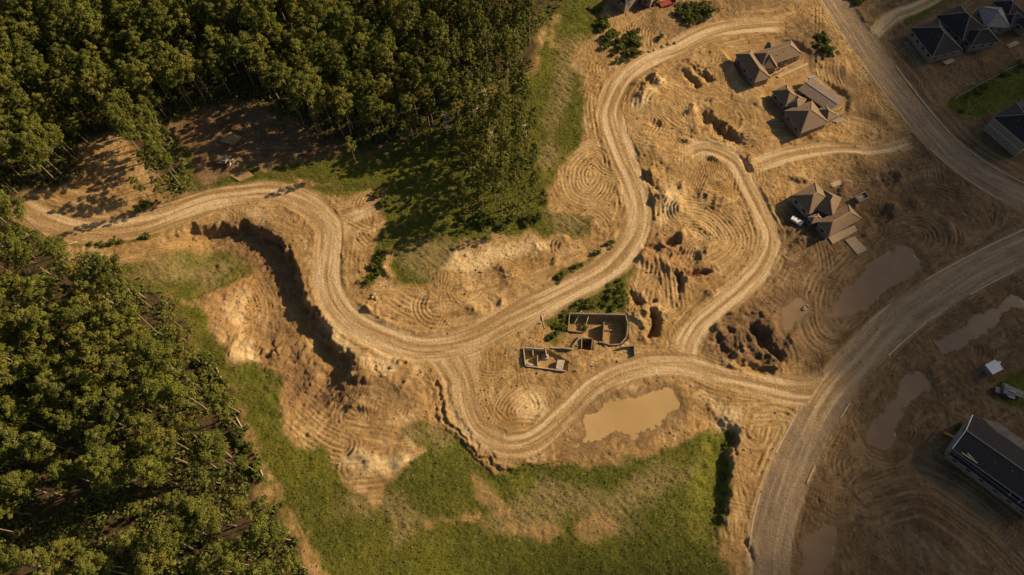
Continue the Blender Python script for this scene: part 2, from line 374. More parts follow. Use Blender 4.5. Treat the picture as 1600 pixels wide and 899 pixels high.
drym = np.zeros(SH, np.float32)
for i, pts in enumerate([[(790, 800), (870, 755), (950, 760), (1030, 735), (1085, 735), (1050, 770), (1000, 790), (960, 830), (900, 810), (820, 830), (770, 830)],
        [(530, 660), (600, 650), (700, 672), (640, 700), (560, 690)], [(540, 780), (620, 770), (640, 800), (650, 850), (600, 830)],
        [(640, 380), (720, 375), (800, 370), (720, 410), (660, 440)], [(880, 60), (950, 50), (945, 100), (900, 110), (880, 180), (860, 270), (840, 260), (870, 150)],
        [(850, 300), (900, 300), (930, 340), (870, 360)], [(190, 430), (280, 400), (370, 395), (330, 440), (260, 450)]]):
    drym = np.maximum(drym, zone(pts, 3.0, 5, 60 + i, nsc=8))
bare = np.zeros(SH, np.float32)            # bare patches worn into the meadows
for i, pts in enumerate([[(738, 740), (755, 760), (790, 790), (800, 810), (785, 808), (750, 775)], [(675, 815), (780, 800), (785, 806), (678, 821)],
        [(855, 30), (870, 10), (870, 60), (860, 80)], [(890, 80), (935, 60), (945, 100), (905, 115)], [(795, 820), (870, 820), (870, 838), (800, 836)],
        [(905, 818), (955, 805), (955, 835), (910, 840)], [(421, 748), (425, 745), (508, 899), (505, 902)], [(352, 605), (362, 602), (404, 700), (398, 703)],
        [(602, 395), (612, 390), (600, 440), (588, 440)]]):
    bare = np.maximum(bare, zone(pts, 1.5, 2.4, 80 + i, nsc=3))
g = g * (1 - 0.75 * bare)
F1 = [(-60, 340), (35, 305), (85, 290), (128, 268), (118, 235), (180, 203), (222, 243), (255, 288), (288, 298), (276, 232), (268, 196), (300, 178), (345, 165), (400, 160), (460, 190), (500, 215), (560, 238), (592, 236), (650, 214), (690, 202), (720, 150), (815, 120), (836, 60), (834, -60), (-60, -60)]
F2 = [(-60, 345), (30, 322), (72, 358), (95, 395), (140, 405), (205, 445), (262, 478), (305, 530), (345, 590), (382, 655), (400, 715), (425, 785), (468, 850), (505, 910), (530, 960), (-60, 960)]
F3 = [(690, 200), (715, 150), (818, 120), (828, 200), (840, 290), (835, 330), (795, 352), (748, 345), (738, 300), (716, 245)]
ff = np.maximum(zone(F1, 2.5, 3, 90, nsc=7), zone(F2, 2.0, 4, 91, nsc=7))
f3 = zone(F3, 3, 3, 92)
g = np.maximum(g, 0.75 * f3 * (0.4 + 0.6 * sstep(-0.2, 0.3, fbm(X, Y, 6, 93, 3))))
forest = np.clip(ff + 0.25 * f3, 0, 1); g = g * (1 - ff * (0.55 + 0.4 * vnoise(X, Y, 5, 95)))
darkm = np.zeros(SH, np.float32)
for i, pts in enumerate([[(1235, 60), (1275, 40), (1400, 190), (1600, 330), (1760, 380), (1760, 980), (1235, 980), (1225, 760), (1290, 640), (1250, 590), (1120, 560), (1100, 530), (1150, 470), (1200, 430), (1215, 340), (1330, 260), (1420, 230), (1330, 190), (1280, 110)],
        [(1290, -40), (1620, -40), (1700, 320), (1560, 300), (1440, 190), (1340, 40)],
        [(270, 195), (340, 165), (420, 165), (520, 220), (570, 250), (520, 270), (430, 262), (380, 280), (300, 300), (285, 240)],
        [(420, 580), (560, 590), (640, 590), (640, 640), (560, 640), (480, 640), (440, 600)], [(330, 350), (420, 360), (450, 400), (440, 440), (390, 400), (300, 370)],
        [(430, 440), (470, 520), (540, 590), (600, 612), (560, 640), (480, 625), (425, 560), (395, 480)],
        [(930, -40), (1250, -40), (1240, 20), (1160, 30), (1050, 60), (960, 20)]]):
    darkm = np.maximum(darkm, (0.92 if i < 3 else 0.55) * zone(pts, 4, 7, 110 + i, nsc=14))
palem = np.zeros(SH, np.float32)
for i, pts in enumerate([[(462, 430), (480, 470), (520, 510), (560, 545), (620, 570), (612, 585), (570, 575), (530, 540), (490, 495), (465, 450)],
        [(1080, 235), (1115, 228), (1118, 238), (1085, 245)], [(1035, 300), (1060, 295), (1060, 330), (1030, 350)], [(990, 160), (1010, 150), (1040, 120), (1030, 145), (1000, 170)],
        [(360, 560), (375, 510), (385, 460), (370, 450), (345, 480), (380, 520), (400, 560)], [(540, 710), (600, 715), (665, 705), (650, 725), (580, 745), (530, 730)],
        [(690, 400), (760, 385), (840, 380), (880, 372), (800, 400), (720, 430)], [(1100, 610), (1150, 650), (1165, 700), (1140, 670), (1110, 640)],
        [(1270, 850), (1300, 825), (1295, 880), (1270, 905)], [(800, 620), (850, 610), (860, 650), (810, 660)]]):
    palem = np.maximum(palem, zone(pts, 1.6, 2.5, 130 + i))
redm = np.zeros(SH, np.float32)
for i, pts in enumerate([[(270, 200), (330, 175), (420, 200), (400, 240), (330, 260), (290, 250)], [(420, 560), (480, 600), (560, 600), (520, 640), (440, 600)], [(985, 350), (1050, 370), (1100, 410), (1060, 430), (1000, 400)],
        [(320, 455), (350, 440), (380, 470), (360, 500)], [(1100, 500), (1180, 490), (1210, 560), (1150, 560)]]):
    redm = np.maximum(redm, 0.7 * zone(pts, 4, 6, 150 + i, nsc=10))

# ---- machine paths: parallel furrows follow the nearest path
GUIDES = [([(1100, 262), (1135, 255), (1152, 285), (1125, 300), (1100, 290)], True), ([(905, 262), (930, 245), (940, 275), (925, 300), (905, 290)], True),
  ([(1008, 470), (1020, 420), (1015, 395)], False), ([(1045, 480), (1040, 430), (1030, 395)], False), ([(790, 640), (830, 605), (850, 640), (810, 665)], True),
  ([(745, 545), (740, 600), (760, 660)], False), ([(690, 440), (760, 420), (850, 385), (930, 350)], False), ([(600, 480), (660, 500), (760, 480)], False),
  ([(1340, 770), (1430, 745), (1530, 800), (1620, 880)], False), ([(1340, 700), (1385, 720), (1420, 700)], False), ([(1300, 790), (1330, 740), (1400, 690), (1450, 640)], False),
  ([(1300, 520), (1360, 470), (1440, 400), (1460, 370), (1430, 350), (1360, 380), (1290, 450)], True), ([(1230, 400), (1280, 360), (1310, 390)], False),
  ([(1400, 560), (1460, 510), (1560, 450)], False), ([(1440, 610), (1520, 560), (1620, 500)], False), ([(1400, 330), (1460, 300), (1540, 340)], False),
  ([(1180, 680), (1195, 650), (1240, 660), (1220, 730), (1190, 820), (1175, 900)], False), ([(1150, 760), (1160, 830), (1155, 900)], False),
  ([(1010, 75), (1008, 45), (1045, 18), (1100, 8), (1140, 22), (1150, 40)], False), ([(975, 60), (968, 20), (960, -20)], False), ([(1060, 330), (1110, 340), (1140, 380), (1100, 410)], False),
  ([(1000, 205), (1050, 215), (1100, 200), (1130, 180)], False), ([(1040, 160), (1060, 190), (1130, 230), (1180, 240)], False), ([(395, 430), (405, 500), (400, 560)], False),
  ([(390, 330), (440, 335), (480, 370), (485, 430)], False), ([(450, 640), (500, 680), (540, 700)], False), ([(540, 650), (600, 660), (690, 690)], False), ([(545, 735), (600, 725), (660, 705)], False),
  ([(120, 395), (200, 390), (290, 365), (360, 340)], False), ([(860, 770), (950, 740), (1060, 720)], False), ([(830, 740), (930, 722), (1040, 708)], False),
  ([(1110, 520), (1150, 500), (1200, 560), (1160, 570)], False), ([(1310, 60), (1270, 90), (1300, 180), (1360, 210)], False), ([(1240, 10), (1200, 25), (1100, 35)], False)]
for i, (pts, cl) in enumerate(GUIDES):
    P = smooth_line(W(pts), 5, cl)
    D = line_field(P, 14.0, cl, D=np.full(SH, 99.0, np.float32), nocap=True)
    k = D < guideD - 0.5
    guideD = np.where(k, D, guideD); guideI = np.where(k, i * 1.31 + 5, guideI)
warp = 1.6 * fbm(X, Y, 20, 51, 2) + 0.25 * fbm(X, Y, 4, 52, 2)
lam = 1.18 + 0.28 * np.sin(guideI)
ph = np.pi * (guideD + warp) / lam + guideI * 2.1
region = fbm(X, Y, 17, 55, 3)
swirl = np.zeros(SH, np.float32)
for i, pts in enumerate([[(700, 550), (760, 545), (790, 590), (870, 610), (880, 650), (820, 690), (760, 690), (725, 640)], [(1060, 300), (1130, 310), (1160, 380), (1110, 410), (1060, 350)], [(985, 400), (1040, 390), (1060, 480), (1000, 480)], [(1170, 630), (1250, 640), (1230, 720), (1190, 760), (1165, 700)], [(880, 230), (950, 240), (960, 330), (890, 350)], [(1085, 245), (1150, 240), (1165, 300), (1100, 310)], [(620, 470), (800, 440), (900, 380), (900, 430), (760, 510), (640, 510)], [(960, 20), (1010, 20), (1030, 90), (1000, 95), (970, 60)], [(1300, 380), (1470, 350), (1460, 420), (1330, 510), (1260, 560), (1230, 540)], [(1330, 700), (1620, 720), (1620, 900), (1480, 820), (1340, 800)]]):
    swirl = np.maximum(swirl, zone(pts, 4, 3, 170 + i))
region = np.maximum(region, swirl * 0.42)
amp = np.clip(0.42 + 1.6 * region, 0.0, 1.15) * (guideD < 25.5)
stripe = 1 - 2 * np.abs(np.cos(ph)) ** 1.6           # broad ridges, narrow grooves
stripe = stripe * (0.75 + 0.5 * vnoise(X, Y, 2.3, 56))
tracks = stripe * amp * sstep(13, 7, guideD + 3 * region)
rg = np.random.default_rng(5); passm = np.zeros(SH, np.float32)
for i in range(420):                       # single passes of trucks and diggers criss-crossing the site
    px = rg.uniform(400, 1620); py = rg.uniform(-10, 910); a = rg.uniform(0, 6.28); b = rg.normal(0, 0.35); ln = rg.uniform(9, 26); pts = []
    for k in range(6):
        pts.append((px, py)); px += ln * 0.75 * math.cos(a); py += ln * 0.6 * math.sin(a); a += b * rg.uniform(0.3, 1.2)
    P = smooth_line(W(pts), 3); hw_ = rg.uniform(1.3, 3.2); lo = P.min(0); hi = P.max(0); sl = sub(lo, hi, hw_ + 1)
    if X[sl].size == 0: continue
    Xs, Ys = X[sl], Y[sl]; D = np.full(Xs.shape, 99.0, np.float32); Lr = np.zeros(Xs.shape, np.float32); Ar = np.zeros(Xs.shape, np.float32); acc = 0.0
    for p, q in zip(P[:-1], P[1:]):
        e = q - p; l2 = float(e @ e) + 1e-9; x = Xs - p[0]; y = Ys - p[1]; t = np.clip((x * e[0] + y * e[1]) / l2, 0, 1); d = np.hypot(x - t * e[0], y - t * e[1]); k = d < D
        D = np.where(k, d, D); Lr = np.where(k, np.sign(x * e[1] - y * e[0]) * d, Lr); Ar = np.where(k, acc + t * math.sqrt(l2), Ar); acc += math.sqrt(l2)
    win = sstep(hw_, hw_ - 0.7, D) * sstep(0, 4, Ar) * sstep(acc, acc - 4, Ar) * np.clip(0.75 + 0.8 * region[sl], 0.15, 1.0)
    if i % 4 == 0: new = 1 - 2 * np.abs(np.cos(np.pi * Ar / rg.uniform(0.75, 0.95))) ** 1.5      # cleat marks across the pass
    else: new = 0.8 - 2 * np.abs(np.cos(np.pi * (Lr + 0.15 * np.sin(Ar * 0.4)) / rg.uniform(0.8, 1.25))) ** 2.0
    tracks[sl] = tracks[sl] * (1 - win) + new * win; passm[sl] = np.maximum(passm[sl], win)
ridged = 1 - 2 * np.abs(fbm(X, Y, 2.3, 57, 3, 0.7))
crumb = np.clip(0.7 - 1.3 * region, 0.25, 1.25) * (1 - 0.6 * passm)
rough_m = np.clip((1 - road_m) * (1 - 0.8 * ff) * (1 - 0.75 * g), 0, 1)
lump = np.clip(fbm(X, Y, 9, 59, 3), -0.1, 1)
fine = fbm(X, Y, 1.25, 58, 2, 0.8)
height = height + rough_m * (0.16 * tracks + 0.30 * ridged * crumb + 0.13 * fine * (0.5 + crumb) + 0.6 * lump) + berm * (1 - 0.7 * g) * (1 - road_m) + rut
stem = fbm((X * 0.62 + Y * 0.78) * 2.2, (X * 0.78 - Y * 0.62) * 0.5, 1.5, 63, 3, 0.7)
height += (g * (1 - road_m)) * (0.20 * fbm(X, Y, 1.4, 61, 3, 0.75) + 0.22 * stem * (0.35 + drym))

# ---- cuts, pits, banks
pitm = np.zeros(SH, np.float32)
def cliff(h, pts, depth, reach, steep=1.6, side=1, seed=0, face=1.3):
    """ground drops by depth on one side of the line and climbs back over reach metres"""
    P = smooth_line(W(pts), 5); D, L, Sx = line_field(P, reach + 6, lat=True)
    d = L * side + face * fbm(X, Y, 5.5, 200 + seed, 4, 0.62) + 0.5 * fbm(Sx, L * 0.15, 1.3, 210 + seed, 2)
    tot = np.sum(np.hypot(*np.diff(P, axis=0).T)); en = sstep(0, min(18, tot * 0.4), Sx) * sstep(tot, tot - min(12, tot * 0.3), Sx)
    d = d + 0.9 * fbm(X, Y, 1.9, 214 + seed, 2); steep = steep * (1 + 1.6 * np.clip(vnoise(Sx, Sx * 0, 7, 216 + seed) + 0.2, 0, 1))
    f = sstep(-steep * 0.3, steep, d) * sstep(reach, reach * 0.3, d) * en * (D < reach + 5)
    global pitm
    pitm = np.maximum(pitm, f); f1 = sstep(-steep * 0.3, steep, d); bench = 0.3 * np.sin(f1 * 12.0) * (f1 > 0.02) * (f1 < 0.98) * en * (D < 9)
    return h - depth * f - bench
def pit(h, pts, depth, soft=1.0, seed=0, sm=True, rough=1.5):
    P = W(pts); P = smooth_line(P, 4, True) if sm else P
    d = poly_field(P, 12.0) + rough * fbm(X, Y, 4.5, 220 + seed, 4, 0.65)
    global pitm
    pitm = np.maximum(pitm, sstep(0.5, -0.5, d))
    return h - depth * sstep(soft * 0.3, -soft, d) + (0.18 * depth) * np.exp(-((d - 1.2) / 0.9) ** 2) * (0.6 + 0.8 * fbm(X, Y, 2.2, 240, 3))
CLIFF = [(235, 372), (270, 362), (300, 354), (330, 347), (365, 347), (410, 356), (443, 384), (462, 412), (466, 440), (490, 490), (518, 528), (545, 553), (570, 585), (592, 602)]
height = cliff(height, CLIFF, 4.4, 30, 2.0, 1, 1, 3.2)
height = cliff(height, [(1096, 608), (1112, 632), (1132, 652), (1150, 668), (1150, 700), (1142, 745), (1133, 800), (1130, 870)], 2.2, 10, 1.4, 1, 2)
height = cliff(height, [(640, 568), (690, 590), (708, 640), (728, 680), (765, 710), (800, 722), (850, 718), (900, 705)], 0.75, 9, 2.4, 1, 3)
height = cliff(height, [(1087, 158), (1110, 177), (1133, 197), (1160, 214), (1180, 228)], 2.4, 6, 1.2, 1, 4)
height = cliff(height, [(1064, 92), (1085, 102), (1117, 122), (1122, 132)], 2.0, 5, 1.2, 1, 5)
for i, (pts, dp) in enumerate([
    (Z(980, 350, 4.994, [(60, 580), (110, 570), (160, 610), (230, 560), (255, 610), (180, 630), (80, 640)]), 3.0),
    (Z(980, 350, 4.994, [(170, 665), (235, 690), (265, 760), (240, 870), (160, 870), (165, 800)]), 4.0),
    (Z(980, 350, 4.994, [(440, 380), (640, 345), (662, 378), (460, 428)]), 3.2),
    (Z(980, 350, 4.994, [(370, 385), (420, 372), (450, 460), (462, 495), (410, 585), (372, 490)]), 3.0),
    (Z(980, 350, 4.994, [(280, 130), (390, 100), (402, 152), (320, 165)]), 2.4),
    (Z(980, 350, 4.994, [(150, 180), (250, 150), (290, 190), (220, 225)]), 1.6), (Z(980, 350, 4.994, [(290, 270), (350, 225), (360, 280), (310, 310)]), 2.0),
    (Z(980, 350, 4.994, [(400, 200), (560, 200), (590, 290), (500, 340), (350, 320)]), 1.3),
    (Z(1100, 480, 8.175, [(580, 200), (650, 210), (720, 290), (800, 320), (820, 400), (900, 520), (1000, 580), (1040, 690), (960, 720), (900, 620), (800, 560), (700, 500), (640, 380), (570, 260)]), 4.2),
    (Z(1100, 480, 8.175, [(190, 380), (260, 480), (380, 600), (430, 665), (700, 730), (1000, 790), (850, 850), (600, 820), (400, 720), (190, 560)]), 2.6),
    ([(1063, 113), (1078, 115), (1095, 127), (1092, 138), (1075, 128)], 2.6), ([(1157, 248), (1164, 248), (1174, 268), (1168, 272)], 2.0),
    ([(1160, 845), (1166, 840), (1180, 875), (1178, 880)], 1.5), ([(1375, 275), (1400, 268), (1400, 285), (1385, 295)], 1.5), ([(1350, 330), (1385, 320), (1395, 345), (1370, 352)], 1.3),
    ([(265, 468), (300, 455), (372, 418), (378, 424), (305, 464), (270, 476)], 1.1), ([(1015, 185), (1030, 190), (1028, 200), (1012, 196)], 1.2), ([(998, 130), (1005, 135), (1002, 150), (996, 145)], 1.2),
    ([(1000, 255), (1020, 280), (1030, 300), (1015, 290), (998, 270)], 1.3), ([(1030, 255), (1045, 262), (1040, 272)], 1.4), ([(985, 455), (992, 460), (994, 480), (986, 478)], 1.5)]):
    height = pit(height, pts, dp * (0.72 if i not in (8, 9) else 0.5), 1.3 if i not in (8, 9) else 2.0, i, sm=(i % 3 == 1))
height = pit(height, [(1108, 525), (1150, 484), (1188, 490), (1216, 530), (1234, 572), (1190, 590), (1130, 572)], 0.9, 3.0, 30)
height += pitm * rough_m * (0.20 * ridged + 0.15 * fine); redm = np.clip(redm + 0.45 * pitm * (0.5 + fbm(X, Y, 6, 245, 3)), 0, 1)
# spoil heaps
for i, (px, py, r, hh) in enumerate([(600, 722, 9, 1.4), (560, 715, 6, 1.2), (640, 712, 7, 1.2), (570, 572, 8, 1.2), (1045, 315, 6, 1.6), (1025, 235, 7, 1.6), (1010, 150, 7, 1.5), (1250, 70, 6, 1.5), (1150, 105, 6, 1.4), (1310, 160, 7, 1.3), (1180, 160, 6, 1.2), (1490, 95, 6, 1.6), (1525, 82, 5, 1.4), (1160, 520, 7, 2.0), (1200, 510, 5, 1.5), (375, 530, 7, 1.6), (450, 545, 9, 1.6), (480, 570, 8, 1.5), (540, 610, 7, 1.2), (1075, 105, 5, 1.4), (362, 258, 3.5, 1.5), (830, 555, 5, 1.0), (1050, 420, 5, 1.3), (1120, 282, 5, 0.9), (1340, 245, 5, 1.2), (1430, 790, 9, 1.2), (1480, 850, 9, 1.3)]):
    x0, y0 = at(px, py); r2 = ((X - x0) ** 2 + (Y - y0) ** 2) / r ** 2
    height += hh * np.exp(-1.6 * r2) * (0.75 + 0.6 * fbm(X, Y, 4, 260 + i % 9, 3)) * (1 - road_m)

hr_ = np.random.default_rng(12)
for bx0, by0, bx1, by1, n in ((985, 85, 1150, 330, 34), (985, 340, 1130, 520, 16), (1225, 60, 1330, 220, 14), (560, 330, 900, 500, 16), (390, 480, 640, 640, 18), (1220, 280, 1480, 380, 12), (1110, 480, 1240, 590, 8)):
    for _ in range(n):
        x0, y0 = at(hr_.uniform(bx0, bx1), hr_.uniform(by0, by1)); a = hr_.uniform(0, 3.14); ra, rb = hr_.uniform(2.0, 5.5), hr_.uniform(1.1, 2.2); sl = sub((x0, y0), (x0, y0), 11); dx, dy = X[sl] - x0, Y[sl] - y0
        q = ((dx * math.cos(a) + dy * math.sin(a)) / ra) ** 2 + ((dy * math.cos(a) - dx * math.sin(a)) / rb) ** 2
        height[sl] += hr_.uniform(0.5, 1.2) * np.exp(-1.5 * q) * (0.7 + 0.9 * ridged[sl] * 0.5) * rough_m[sl]
# ---- flat ground under buildings and standing water
def flatten(h, pts, z, soft=2.0, world=False):
    P = W(pts) if not world else np.asarray(pts); d = poly_field(P, 8.0); m = sstep(soft, 0, d); return h * (1 - m) + z * m
PADS = [[(1318, 378), (1340, 366), (1362, 392), (1335, 402)], [(1137, 84), (1150, 75), (1210, 62), (1262, 85), (1262, 108), (1190, 140), (1160, 120)], [(1196, 140), (1258, 110), (1322, 155), (1318, 180), (1250, 218), (1200, 170)],
        [(1234, 308), (1282, 286), (1350, 345), (1345, 362), (1300, 384), (1255, 352)], [(1412, 60), (1450, 18), (1560, -30), (1660, 0), (1640, 60), (1460, 105)],
        [(1530, 205), (1600, 165), (1720, 190), (1640, 300), (1530, 235)], [(1476, 715), (1530, 650), (1720, 750), (1720, 880), (1610, 810)]]
for p in PADS: height = flatten(height, p, 0.0)
PUDDLES = [('puddle', [(888, 702), (905, 690), (915, 665), (928, 648), (960, 628), (1000, 618), (1040, 612), (1056, 620), (1058, 642), (1040, 655), (1012, 668), (985, 682), (965, 672), (945, 680), (930, 690), (905, 700)], -0.25, 'large pale yellow muddy pond inside the bend of the dirt road', 'puddle'),
  ('puddle', [(1296, 492), (1320, 462), (1350, 430), (1395, 398), (1420, 396), (1434, 410), (1420, 428), (1390, 450), (1350, 480), (1320, 494)], -0.2, 'long brown muddy pool below the house with the concrete slabs', 'puddle_b'),
  ('puddle', [(1228, 474), (1250, 470), (1255, 485), (1243, 500), (1230, 510), (1225, 500)], -0.2, 'small brown muddy pool beside the long muddy pool', 'puddle_b'),
  ('puddle', [(1470, 538), (1500, 512), (1540, 490), (1580, 468), (1600, 470), (1590, 485), (1545, 505), (1515, 530), (1498, 550), (1478, 548)], -0.2, 'ragged muddy pool across the paved road from the long muddy pool', 'puddle_b'),
  ('puddle', [(1362, 690), (1366, 672), (1380, 650), (1396, 632), (1406, 640), (1400, 665), (1386, 690), (1372, 700)], -0.2, 'narrow tan mud pool between tyre tracks near the dark roofed house', 'puddle_b'),
  ('puddle', [(1400, 628), (1408, 602), (1430, 592), (1444, 602), (1432, 625), (1412, 640)], -0.2, 'dark round mud pool touching the narrow tan pool', 'puddle_b'),
  ('puddle', [(1256, 872), (1268, 838), (1285, 826), (1300, 838), (1292, 870), (1280, 905), (1260, 905)], -0.2, 'pale mud pool beside the paved road south of the junction', 'puddle_b')]
wet = np.zeros(SH, np.float32)
for i, (nm, pts, z, lab, mt) in enumerate(PUDDLES):
    P = smooth_line(W(pts), 4, True); d = poly_field(P, 12.0) - 0.8 + (4.6 if i in (0, 3) else 3.4) * fbm(X, Y, 8.5, 280 + i, 5, 0.62)
    m = sstep(3.2, 0.1, d); height = height * (1 - m) + z * m + 0.25 * np.clip(fbm(X, Y, 2.5, 290, 3), -1, 1) * (m < 1) * m
    height = np.where(d < 0, z, height); owner = np.where((d < -0.1), 100 + i, owner); wet = np.maximum(wet, sstep(4.5, 0.3, d))
# the open basement
BAS = Z(800, 460, 6.42, [(590, 215), (1145, 225), (1150, 440), (1080, 500), (900, 470), (720, 385), (575, 370)])
height = flatten(height, BAS, -2.3, 0.5)
BAS2 = Z(800, 460, 6.42, [(120, 550), (330, 560), (545, 680), (540, 760), (140, 712)])
height = flatten(height, BAS2, -1.1, 0.5)
BAS3 = Z(800, 460, 6.42, [(712, 450), (800, 450), (792, 540), (705, 535)]); height = flatten(height, BAS3, -3.2, 0.4)
height += 0.06 * fbm(X, Y, 1.2, 301, 2)
far = np.maximum(np.maximum(-200 - X, X - 204), np.maximum(2 - Y, Y - 212)); height = np.where(far > 0, base, height)
height = np.where(far > 0, base, height); 
for i, pd in enumerate(PUDDLES): height = np.where(owner == 100 + i, pd[2], height)
road_m = road_m * (far <= 40)

NX, NY = SH
vid = np.arange(NX * NY).reshape(NX, NY)
quads = np.stack([vid[:-1, :-1], vid[1:, :-1], vid[1:, 1:], vid[:-1, 1:]], -1).reshape(-1, 4)
own = owner.copy()
gm = (g > 0.5) & (own == 0); own[gm] = 50
fo = owner.reshape(-1); fown = own[:-1, :-1].reshape(-1)
V = np.stack([X, Y, height], -1).reshape(-1, 3)
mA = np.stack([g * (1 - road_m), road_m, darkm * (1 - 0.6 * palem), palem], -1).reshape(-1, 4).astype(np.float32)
mB = np.stack([forest * (1 - road_m), paved_m, drym, redm], -1).reshape(-1, 4).astype(np.float32)
mC = np.stack([streak, np.clip(0.5 + 1.1 * fbm(guideD + warp + 9 * np.sin(guideI), 0.07 * (X + Y), 0.9, 360, 2, 0.7), 0, 1) * rough_m * (guideD < 20) * sstep(-0.25, 0.2, region + 0.4 * fbm(X, Y, 6, 365, 2)), wet, np.ones_like(wet)], -1).reshape(-1, 4).astype(np.float32)
def cut(name, sel, mat, label, cat=None):
    q = quads[sel]; u, inv = np.unique(q, return_inverse=True)
    me = np_mesh(name, V[u], inv.reshape(-1, 4), mat, True)
    for nm, arr in (('maskA', mA), ('maskB', mB), ('maskC', mC)):
        a = me.attributes.new(nm, 'FLOAT_COLOR', 'POINT'); a.data.foreach_set('color', arr[u].ravel())
    o = link(bpy.data.objects.new(name, me)); tag(o, label, cat, None, 'structure'); return o
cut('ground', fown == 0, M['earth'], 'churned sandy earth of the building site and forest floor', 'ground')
cut('meadow', fown == 50, M['earth'], 'rough green meadow grass around the bare earthworks', 'meadow')
RL = ['wide dusty paved road sweeping past the muddy pools', 'dusty paved road running past the dark roofed houses', 'winding sandy haul road that skirts the forest and the cliff', 'sandy haul road looping under the concrete foundation to the paved road',
      'narrow sandy track climbing between the foundation pits and the house plots', 'short dirt track between the two groups of unfinished houses', 'dirt drive branching off beside the green lawn', 'short sandy spur off the haul road towards the forest']
RC = ['road', 'road', 'road', 'road', 'track', 'track', 'track', 'track']
for i, r in enumerate(ROADS):
    if (fown == i + 1).any(): cut(r[0], fown == i + 1, M['earth'], RL[i], RC[i])
for i, pd in enumerate(PUDDLES): cut(pd[0], fown == 100 + i, M[pd[4]], pd[3], 'puddle')

from bisect import bisect_right
def gz(x, y):
    i = min(max(bisect_right(AXL, x) - 1, 0), NX - 2); j = min(max(bisect_right(AYL, y) - 1, 0), NY - 2)
    fx = (x - AXL[i]) / (AXL[i + 1] - AXL[i]); fy = (y - AYL[j]) / (AYL[j + 1] - AYL[j])
    a = height[i, j] * (1 - fx) + height[i + 1, j] * fx; b = height[i, j + 1] * (1 - fx) + height[i + 1, j + 1] * fx
    return float(a * (1 - fy) + b * fy)
AXL = list(AX); AYL = list(AY)
def look(arr, x, y):
    i = min(max(bisect_right(AXL, x) - 1, 0), NX - 2); j = min(max(bisect_right(AYL, y) - 1, 0), NY - 2); return float(arr[i, j])

# ------------------------------------------------------------------ unseen clouds added above the site to shade the right, lower edge and forest
def shade_cloud(name, label, shade_pts, alt, thick, dens, seed):
    """a lens of mist at height alt; shade_pts (photo pixels) is the ground it shades"""
    off = S * (alt / S.z); P = smooth_line(W(shade_pts), 5, True) + np.array([off.x, off.y])
    lo = P.min(0) - 5; hi = P.max(0) + 5; n = 90
    gx, gy = np.meshgrid(np.linspace(lo[0], hi[0], n), np.linspace(lo[1], hi[1], n), indexing='ij')
    D = np.full(gx.shape, 1e9); ins = np.zeros(gx.shape, bool)
    for i in range(len(P)):
        a = P[i - 1]; b = P[i]; e = b - a; t = np.clip(((gx - a[0]) * e[0] + (gy - a[1]) * e[1]) / (e @ e + 1e-9), 0, 1)
        D = np.minimum(D, np.hypot(gx - a[0] - t * e[0], gy - a[1] - t * e[1]))
        if abs(a[1] - b[1]) > 1e-9: ins ^= ((a[1] > gy) != (b[1] > gy)) & (gx < (b[0] - a[0]) * (gy - a[1]) / (b[1] - a[1]) + a[0])
    T = np.where(ins, sstep(0, 55, D), 0) * (0.8 + 0.35 * fbm(gx, gy, 60, 400 + seed, 4)) * thick
    vi = np.arange(n * n).reshape(n, n); q = np.stack([vi[:-1, :-1], vi[1:, :-1], vi[1:, 1:], vi[:-1, 1:]], -1).reshape(-1, 4)
    keep = (T.reshape(-1)[q] > 0.2).any(1); q = q[keep]
    top = np.stack([gx, gy, alt + T * 0.7 + 0.05], -1).reshape(-1, 3); bot = np.stack([gx, gy, alt - T * 0.3 - 0.05], -1).reshape(-1, 3)
    ed = np.concatenate([q[:, [0, 1]], q[:, [1, 2]], q[:, [2, 3]], q[:, [3, 0]]]); key = ed[:, 0] * n * n + ed[:, 1]; rev = ed[:, 1] * n * n + ed[:, 0]
    rim = ed[~np.isin(key, rev)]; N = n * n
    F = np.concatenate([q, q[:, ::-1] + N, np.stack([rim[:, 1], rim[:, 0], rim[:, 0] + N, rim[:, 1] + N], -1)])
    VV = np.concatenate([top, bot]); u, inv = np.unique(F, return_inverse=True)
    m = bpy.data.materials.new('shade_mist'); m.use_nodes = True; t = m.node_tree; t.nodes.remove(t.nodes['Principled BSDF'])
    vs = t.nodes.new('ShaderNodeVolumeScatter'); vs.inputs['Density'].default_value = dens; vs.inputs['Color'].default_value = (0.95, 0.95, 0.95, 1)
    t.links.new(vs.outputs[0], t.nodes['Material Output'].inputs['Volume'])
    o = link(bpy.data.objects.new(name, np_mesh(name, VV[u], inv.reshape(-1, 4), m, True))); tag(o, label, 'shade_cloud', None, 'stuff'); return o
shade_cloud('shade_cloud', 'thin unseen mist bank added to shade the houses and lower meadow', [(1360, -260), (1300, -40), (1310, 140), (1250, 330), (1215, 500), (1210, 700), (1100, 790), (960, 770), (780, 830), (700, 1060), (1300, 1150), (1900, 1100), (2200, 500), (2200, -250)], 460, 26, 0.080, 1)  # added out of view; its outline is shaped to dim the ground below
shade_cloud('shade_cloud', 'small thin unseen mist sheet added to shade the forest', [(380, -260), (460, -60), (540, 60), (660, 140), (780, 90), (880, 0), (940, -80), (1000, -260)], 430, 20, 0.032, 2)  # second unseen blocker, added to dim the top of the forest

